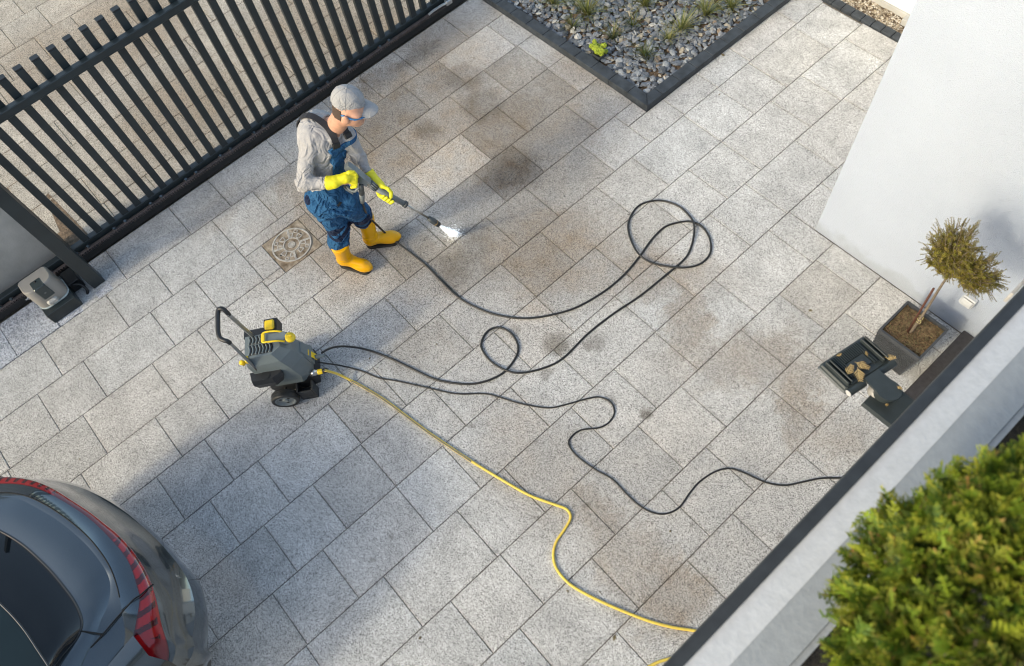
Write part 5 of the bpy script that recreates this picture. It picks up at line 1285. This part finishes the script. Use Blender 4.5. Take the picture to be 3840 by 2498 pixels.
# cropped hair below the cap
def hairf(P):
    d = headf(P) - .004; q = P - hc.astype(np.float32); u = q @ UH.astype(np.float32); f = q @ FH.astype(np.float32)
    return np.maximum(np.maximum(d, u + .004), np.maximum(-(u + .062), f + .022))
pm('hair', hairf, [hc, jaw], .005, M_HAIR, .11)
# safety glasses
def onhead(q, d_=.006):
    for _ in range(6):
        e = .004; f0 = headf(q[None].astype(np.float32))[0]; gr_ = np.array([headf((q + np.eye(3)[k] * e)[None].astype(np.float32))[0] - f0 for k in range(3)]) / e
        gr_ /= np.linalg.norm(gr_) + 1e-9; q = q - gr_ * (f0 - d_)
    return q
g = G()
for s in (1, -1):
    g.tube([onhead(hc + FH * f_ + SH * s * l_ - UH * u_) for f_, l_, u_ in ((.085, .048, .044), (.07, .062, .042), (.05, .075, .038), (.03, .082, .035), (.01, .084, .031), (-.02, .084, .026))], .0055, 6)
g.tube([onhead(hc + FH * .095 + SH * l_ - UH * .042, .010) for l_ in np.linspace(.05, -.05, 9)], .006, 6)
gl = g.build('glasses', M_BLUEP, person, True)
G().loft([[hc + FH * (.080 + .022 * (1 - (a / .055) ** 2)) + SH * a - UH * h for a in np.linspace(-.055, .055, 9)] for h in (.040, .068)], closed=False).build('lens', M_LENS, gl, True)

# ------------------------------------------------------------------ spray gun and gloved hands
M_GUN = simple('gun_grey_plastic', (.14, .165, .18), .4, var=.05, scale=20)
M_GUN2 = simple('gun_dark_plastic', (.045, .055, .062), .45, var=.08, scale=30)
M_STEEL = simple('lance_steel', (.42, .41, .39), .3, .9, var=.08, scale=40)
Ga = Mz(480, 695, 1.20); Gb = Mz(590, 790, 1.11); Gc = Mz(700, 865, 1.01); Gd = Mz(910, 980, .81); Ge = Mz(1078, 1080, .60); Gf = Mz(1152, 1128, .51)
dv = Gd - Gb; dv /= np.linalg.norm(dv); gs = np.cross(dv, UP); gs /= np.linalg.norm(gs); gu = np.cross(gs, dv)
lance = empty('spray_lance', tuple(Gb), 'long grey pressure spray gun held in both yellow gloved hands', 'spray gun')
g = G().loft([[Ga + gs * x + gu * y for x, y in ((-.018, -.02), (.018, -.02), (.018, .022), (-.018, .022))], [Ga * .55 + Gb * .45 + gs * x + gu * y for x, y in ((-.023, -.026), (.023, -.026), (.023, .028), (-.023, .028))], [Gb + gs * x + gu * y for x, y in ((-.024, -.030), (.024, -.030), (.024, .028), (-.024, .028))], [Gb + dv * .06 + gs * x + gu * y for x, y in ((-.020, -.022), (.020, -.022), (.020, .022), (-.020, .022))]])
g.build('body', M_GUN, lance)
G().tube([Gb + dv * .05, Gc], .022, 14).build('grip_sleeve', M_GUN2, lance, True)
for k in range(10):
    a = k * .628; q = math.cos(a) * gs + math.sin(a) * gu
    G().tube([Gb + dv * .07 + q * .022, Gc - dv * .01 + q * .022], .0035, 5).build('grip_rib', M_GUN, lance, True)
G().tube([Gc, Gd], .0205, 14, r1=.0185).build('barrel', M_GUN, lance, True)
G().tube([Gd - dv * .012, Gd + dv * .006], .024, 14).build('collar', M_GUN2, lance, True)
G().tube([Gd, Ge], .0075, 10).build('lance_tube', M_STEEL, lance, True)
nz = G().tube([Ge, Ge * .75 + Gf * .25, Ge * .7 + Gf * .3, Gf], [.017, .019, .022, .020], 14).build('nozzle', M_GUN2, lance, True)
G().tube([Ge * .35 + Gf * .65, Ge * .28 + Gf * .72], .0225, 14).build('nozzle_ring', simple('brass_ring', (.35, .24, .12), .35, .8), nz, True)
# trigger guard loop and handle below the rear
tg = G(); tg.tube(spline([Gb + dv * .01 - gu * .02, Mz(575, 850, 1.06), Mz(545, 885, 1.035), Mz(505, 872, 1.045), Mz(480, 850, 1.06)], 5), .009, 8); tg.build('trigger_guard', M_GUN, lance, True)
G().loft([[Mz(490, 862, 1.05) + gs * x * .8 + dv * y for x, y in ((-.016, -.03), (.016, -.03), (.016, .035), (-.016, .035))], [Mz(505, 885, 1.025) + gs * x * .8 + dv * y for x, y in ((-.014, -.03), (.014, -.03), (.014, .03), (-.014, .03))]]).build('handle_foot', M_GUN, lance)
G().tube([Mz(590, 835, 1.08), Mz(593, 900, .97)], .013, 10, r1=.020).build('swivel', M_GUN2, lance, True)
G().tube([Mz(593, 895, .97), Mz(598, 965, .86)], .020, 12, r1=.015).build('hose_connector', M_GUN, lance, True)
# spray fan
M_MIST, n_, l_, b_ = nt('water_mist')
tp_ = n_.new('ShaderNodeBsdfTransparent'); mx = n_.new('ShaderNodeMixShader'); d0_ = n_.new('ShaderNodeBsdfDiffuse'); d0_.inputs[0].default_value = (.85, .87, .89, 1); t0_ = n_.new('ShaderNodeBsdfTranslucent'); t0_.inputs[0].default_value = (.55, .56, .57, 1); df = n_.new('ShaderNodeAddShader'); l_.new(d0_.outputs[0], df.inputs[0]); l_.new(t0_.outputs[0], df.inputs[1])
gg = n_.new('ShaderNodeNewGeometry'); tx = n_.new('ShaderNodeTexNoise'); tx.inputs['Scale'].default_value = 60; tx.inputs['Detail'].default_value = 5; l_.new(gg.outputs['Position'], tx.inputs[0])
av = n_.new('ShaderNodeAttribute'); av.attribute_name = 'tone'; mpx = n_.new('ShaderNodeMath'); mpx.operation = 'MULTIPLY'; l_.new(tx.outputs[0], mpx.inputs[0]); l_.new(av.outputs['Fac'], mpx.inputs[1])
m2 = n_.new('ShaderNodeMath'); m2.operation = 'MULTIPLY'; m2.inputs[1].default_value = 1.3; m2.use_clamp = True; l_.new(mpx.outputs[0], m2.inputs[0])
l_.new(m2.outputs[0], mx.inputs[0]); l_.new(tp_.outputs[0], mx.inputs[1]); l_.new(df.outputs[0], mx.inputs[2]); l_.new(mx.outputs[0], n_['Material Output'].inputs[0])
gz = Mz(1268, 1200, 0.005); g = G(); cols = []
gdir = gz - Gf; gdir /= np.linalg.norm(gdir); w1 = np.cross(gdir, UP); w1 /= np.linalg.norm(w1); w2 = np.cross(w1, gdir)
tot = np.linalg.norm(gz - Gf)
for i in range(3800):
    t = rng.uniform(0, 1) ** .8; sp_r = .004 + .044 * t
    a = np.array(rng.normal(0, .42, 2)); p = Gf + gdir * (tot * t) + w1 * a[0] * sp_r + w2 * a[1] * sp_r * .6
    if t > .95: p = gz + np.array((rng.normal(0, .035), rng.normal(0, .035), abs(rng.normal(0, .018))))
    s_ = rng.uniform(.0016, .0042); d_ = gdir * rng.uniform(2.5, 8) * s_ * (1 - .6 * t)
    p[2] = max(p[2], .004)
    g.add([p + w1 * s_, p - w1 * s_ * .5 + w2 * s_, p - w1 * s_ * .5 - w2 * s_, p + d_, p - d_], [(0, 1, 3), (1, 2, 3), (2, 0, 3), (1, 0, 4), (2, 1, 4), (0, 2, 4)]); cols += [(.75, .75, .75)] * 5
for i in range(900):      # droplets bouncing off the slab
    a = rng.uniform(0, 6.28); q = abs(rng.normal(0, .09)); p = gz + np.array((math.cos(a) * q, math.sin(a) * q, abs(rng.normal(0, .022)) * math.exp(-q * 8))); p[2] = max(p[2], .003)
    s_ = rng.uniform(.0008, .0024); g.add([p + w1 * s_, p - w1 * s_ * .5 + w2 * s_, p - w1 * s_ * .5 - w2 * s_, p + gdir * s_], [(0, 1, 3), (1, 2, 3), (2, 0, 3)]); cols += [(.6, .6, .6)] * 4
o = g.build('water_spray', M_MIST); paint_verts(o, np.array(cols)); o['kind'] = 'stuff'; tag(o, 'white fan of spraying water between the lance nozzle and the paving', 'water spray')

def glove(wrist, fore, palm_c, gripc, gripdir, r_grip, fingers, thumb, name='glove'):
    wd = (wrist - fore) / np.linalg.norm(wrist - fore)
    def fn(P):
        d = smin(caps(P, wrist - wd * .012, wrist + wd * .035, .045, .036), caps(P, wrist, palm_c, .034, .034), .02)
        pd = palm_c - wrist; pd /= np.linalg.norm(pd)
        d = np.maximum(d, -(P - (wrist - wd * .008).astype(np.float32)) @ wd.astype(np.float32))
        for ch in fingers:
            e = np.full(len(P), 9., np.float32)
            for (a, b_) in zip(ch[:-1], ch[1:]): e = np.minimum(e, caps(P, a, b_, .0115, .0105))
            d = smin(d, e, .006)
        e = np.full(len(P), 9., np.float32)
        for (a, b_) in zip(thumb[:-1], thumb[1:]): e = np.minimum(e, caps(P, a, b_, .0135, .0115))
        return smin(d, e, .008)
    return pm(name, fn, [wrist - wd * .05, palm_c] + [p for c_ in fingers for p in c_] + thumb, .004, M_GLOVE, .05, wr=(.002, 45))
# right hand wraps the rear handle; fingers curl under the body
toC = (CAM - Gb) / np.linalg.norm(CAM - Gb)
rp = Mz(478, 788, 1.19)
hb = Mz(545, 800, 1.15)
rf = []
for k in range(4):
    b0 = Mz(500 + k * 5, 762 + k * 24, 1.205 - k * .018); b1 = Mz(548 + k * 1, 762 + k * 24, 1.19 - k * .018); b2 = Mz(556 - k * 2, 780 + k * 23, 1.145 - k * .016); b3 = Mz(530 - k * 3, 790 + k * 22, 1.125 - k * .014)
    rf.append([rp * .4 + b0 * .6, b1, b2, b3])
glove(rwr, rel, rp, hb, dv, .02, rf, [Mz(470, 765, 1.205), Mz(500, 748, 1.22), Mz(535, 745, 1.21)])
lp_ = Mz(722, 842, 1.0); lf_ = []
for k in range(4):
    s0 = Mz(742, 862, .93) + dv * (-.012 + .0 * k)
    bx = 715 + k * 22; by = 905 + k * 14; zz = .96 - k * .018
    lf_.append([lp_ + dv * (.012 * (k - 1.5)), Mz(bx - 8, by - 18, zz + .012), Mz(bx + 4, by + 12, zz - .012), Mz(bx + 22, by + 24, zz - .02), Mz(bx + 38, by + 12, zz - .008)])
glove(lwr, lel, lp_, Gc, dv, .02, lf_, [Mz(742, 845, 1.015), Mz(785, 868, 1.0), Mz(806, 895, .975), Mz(806, 925, .955)])
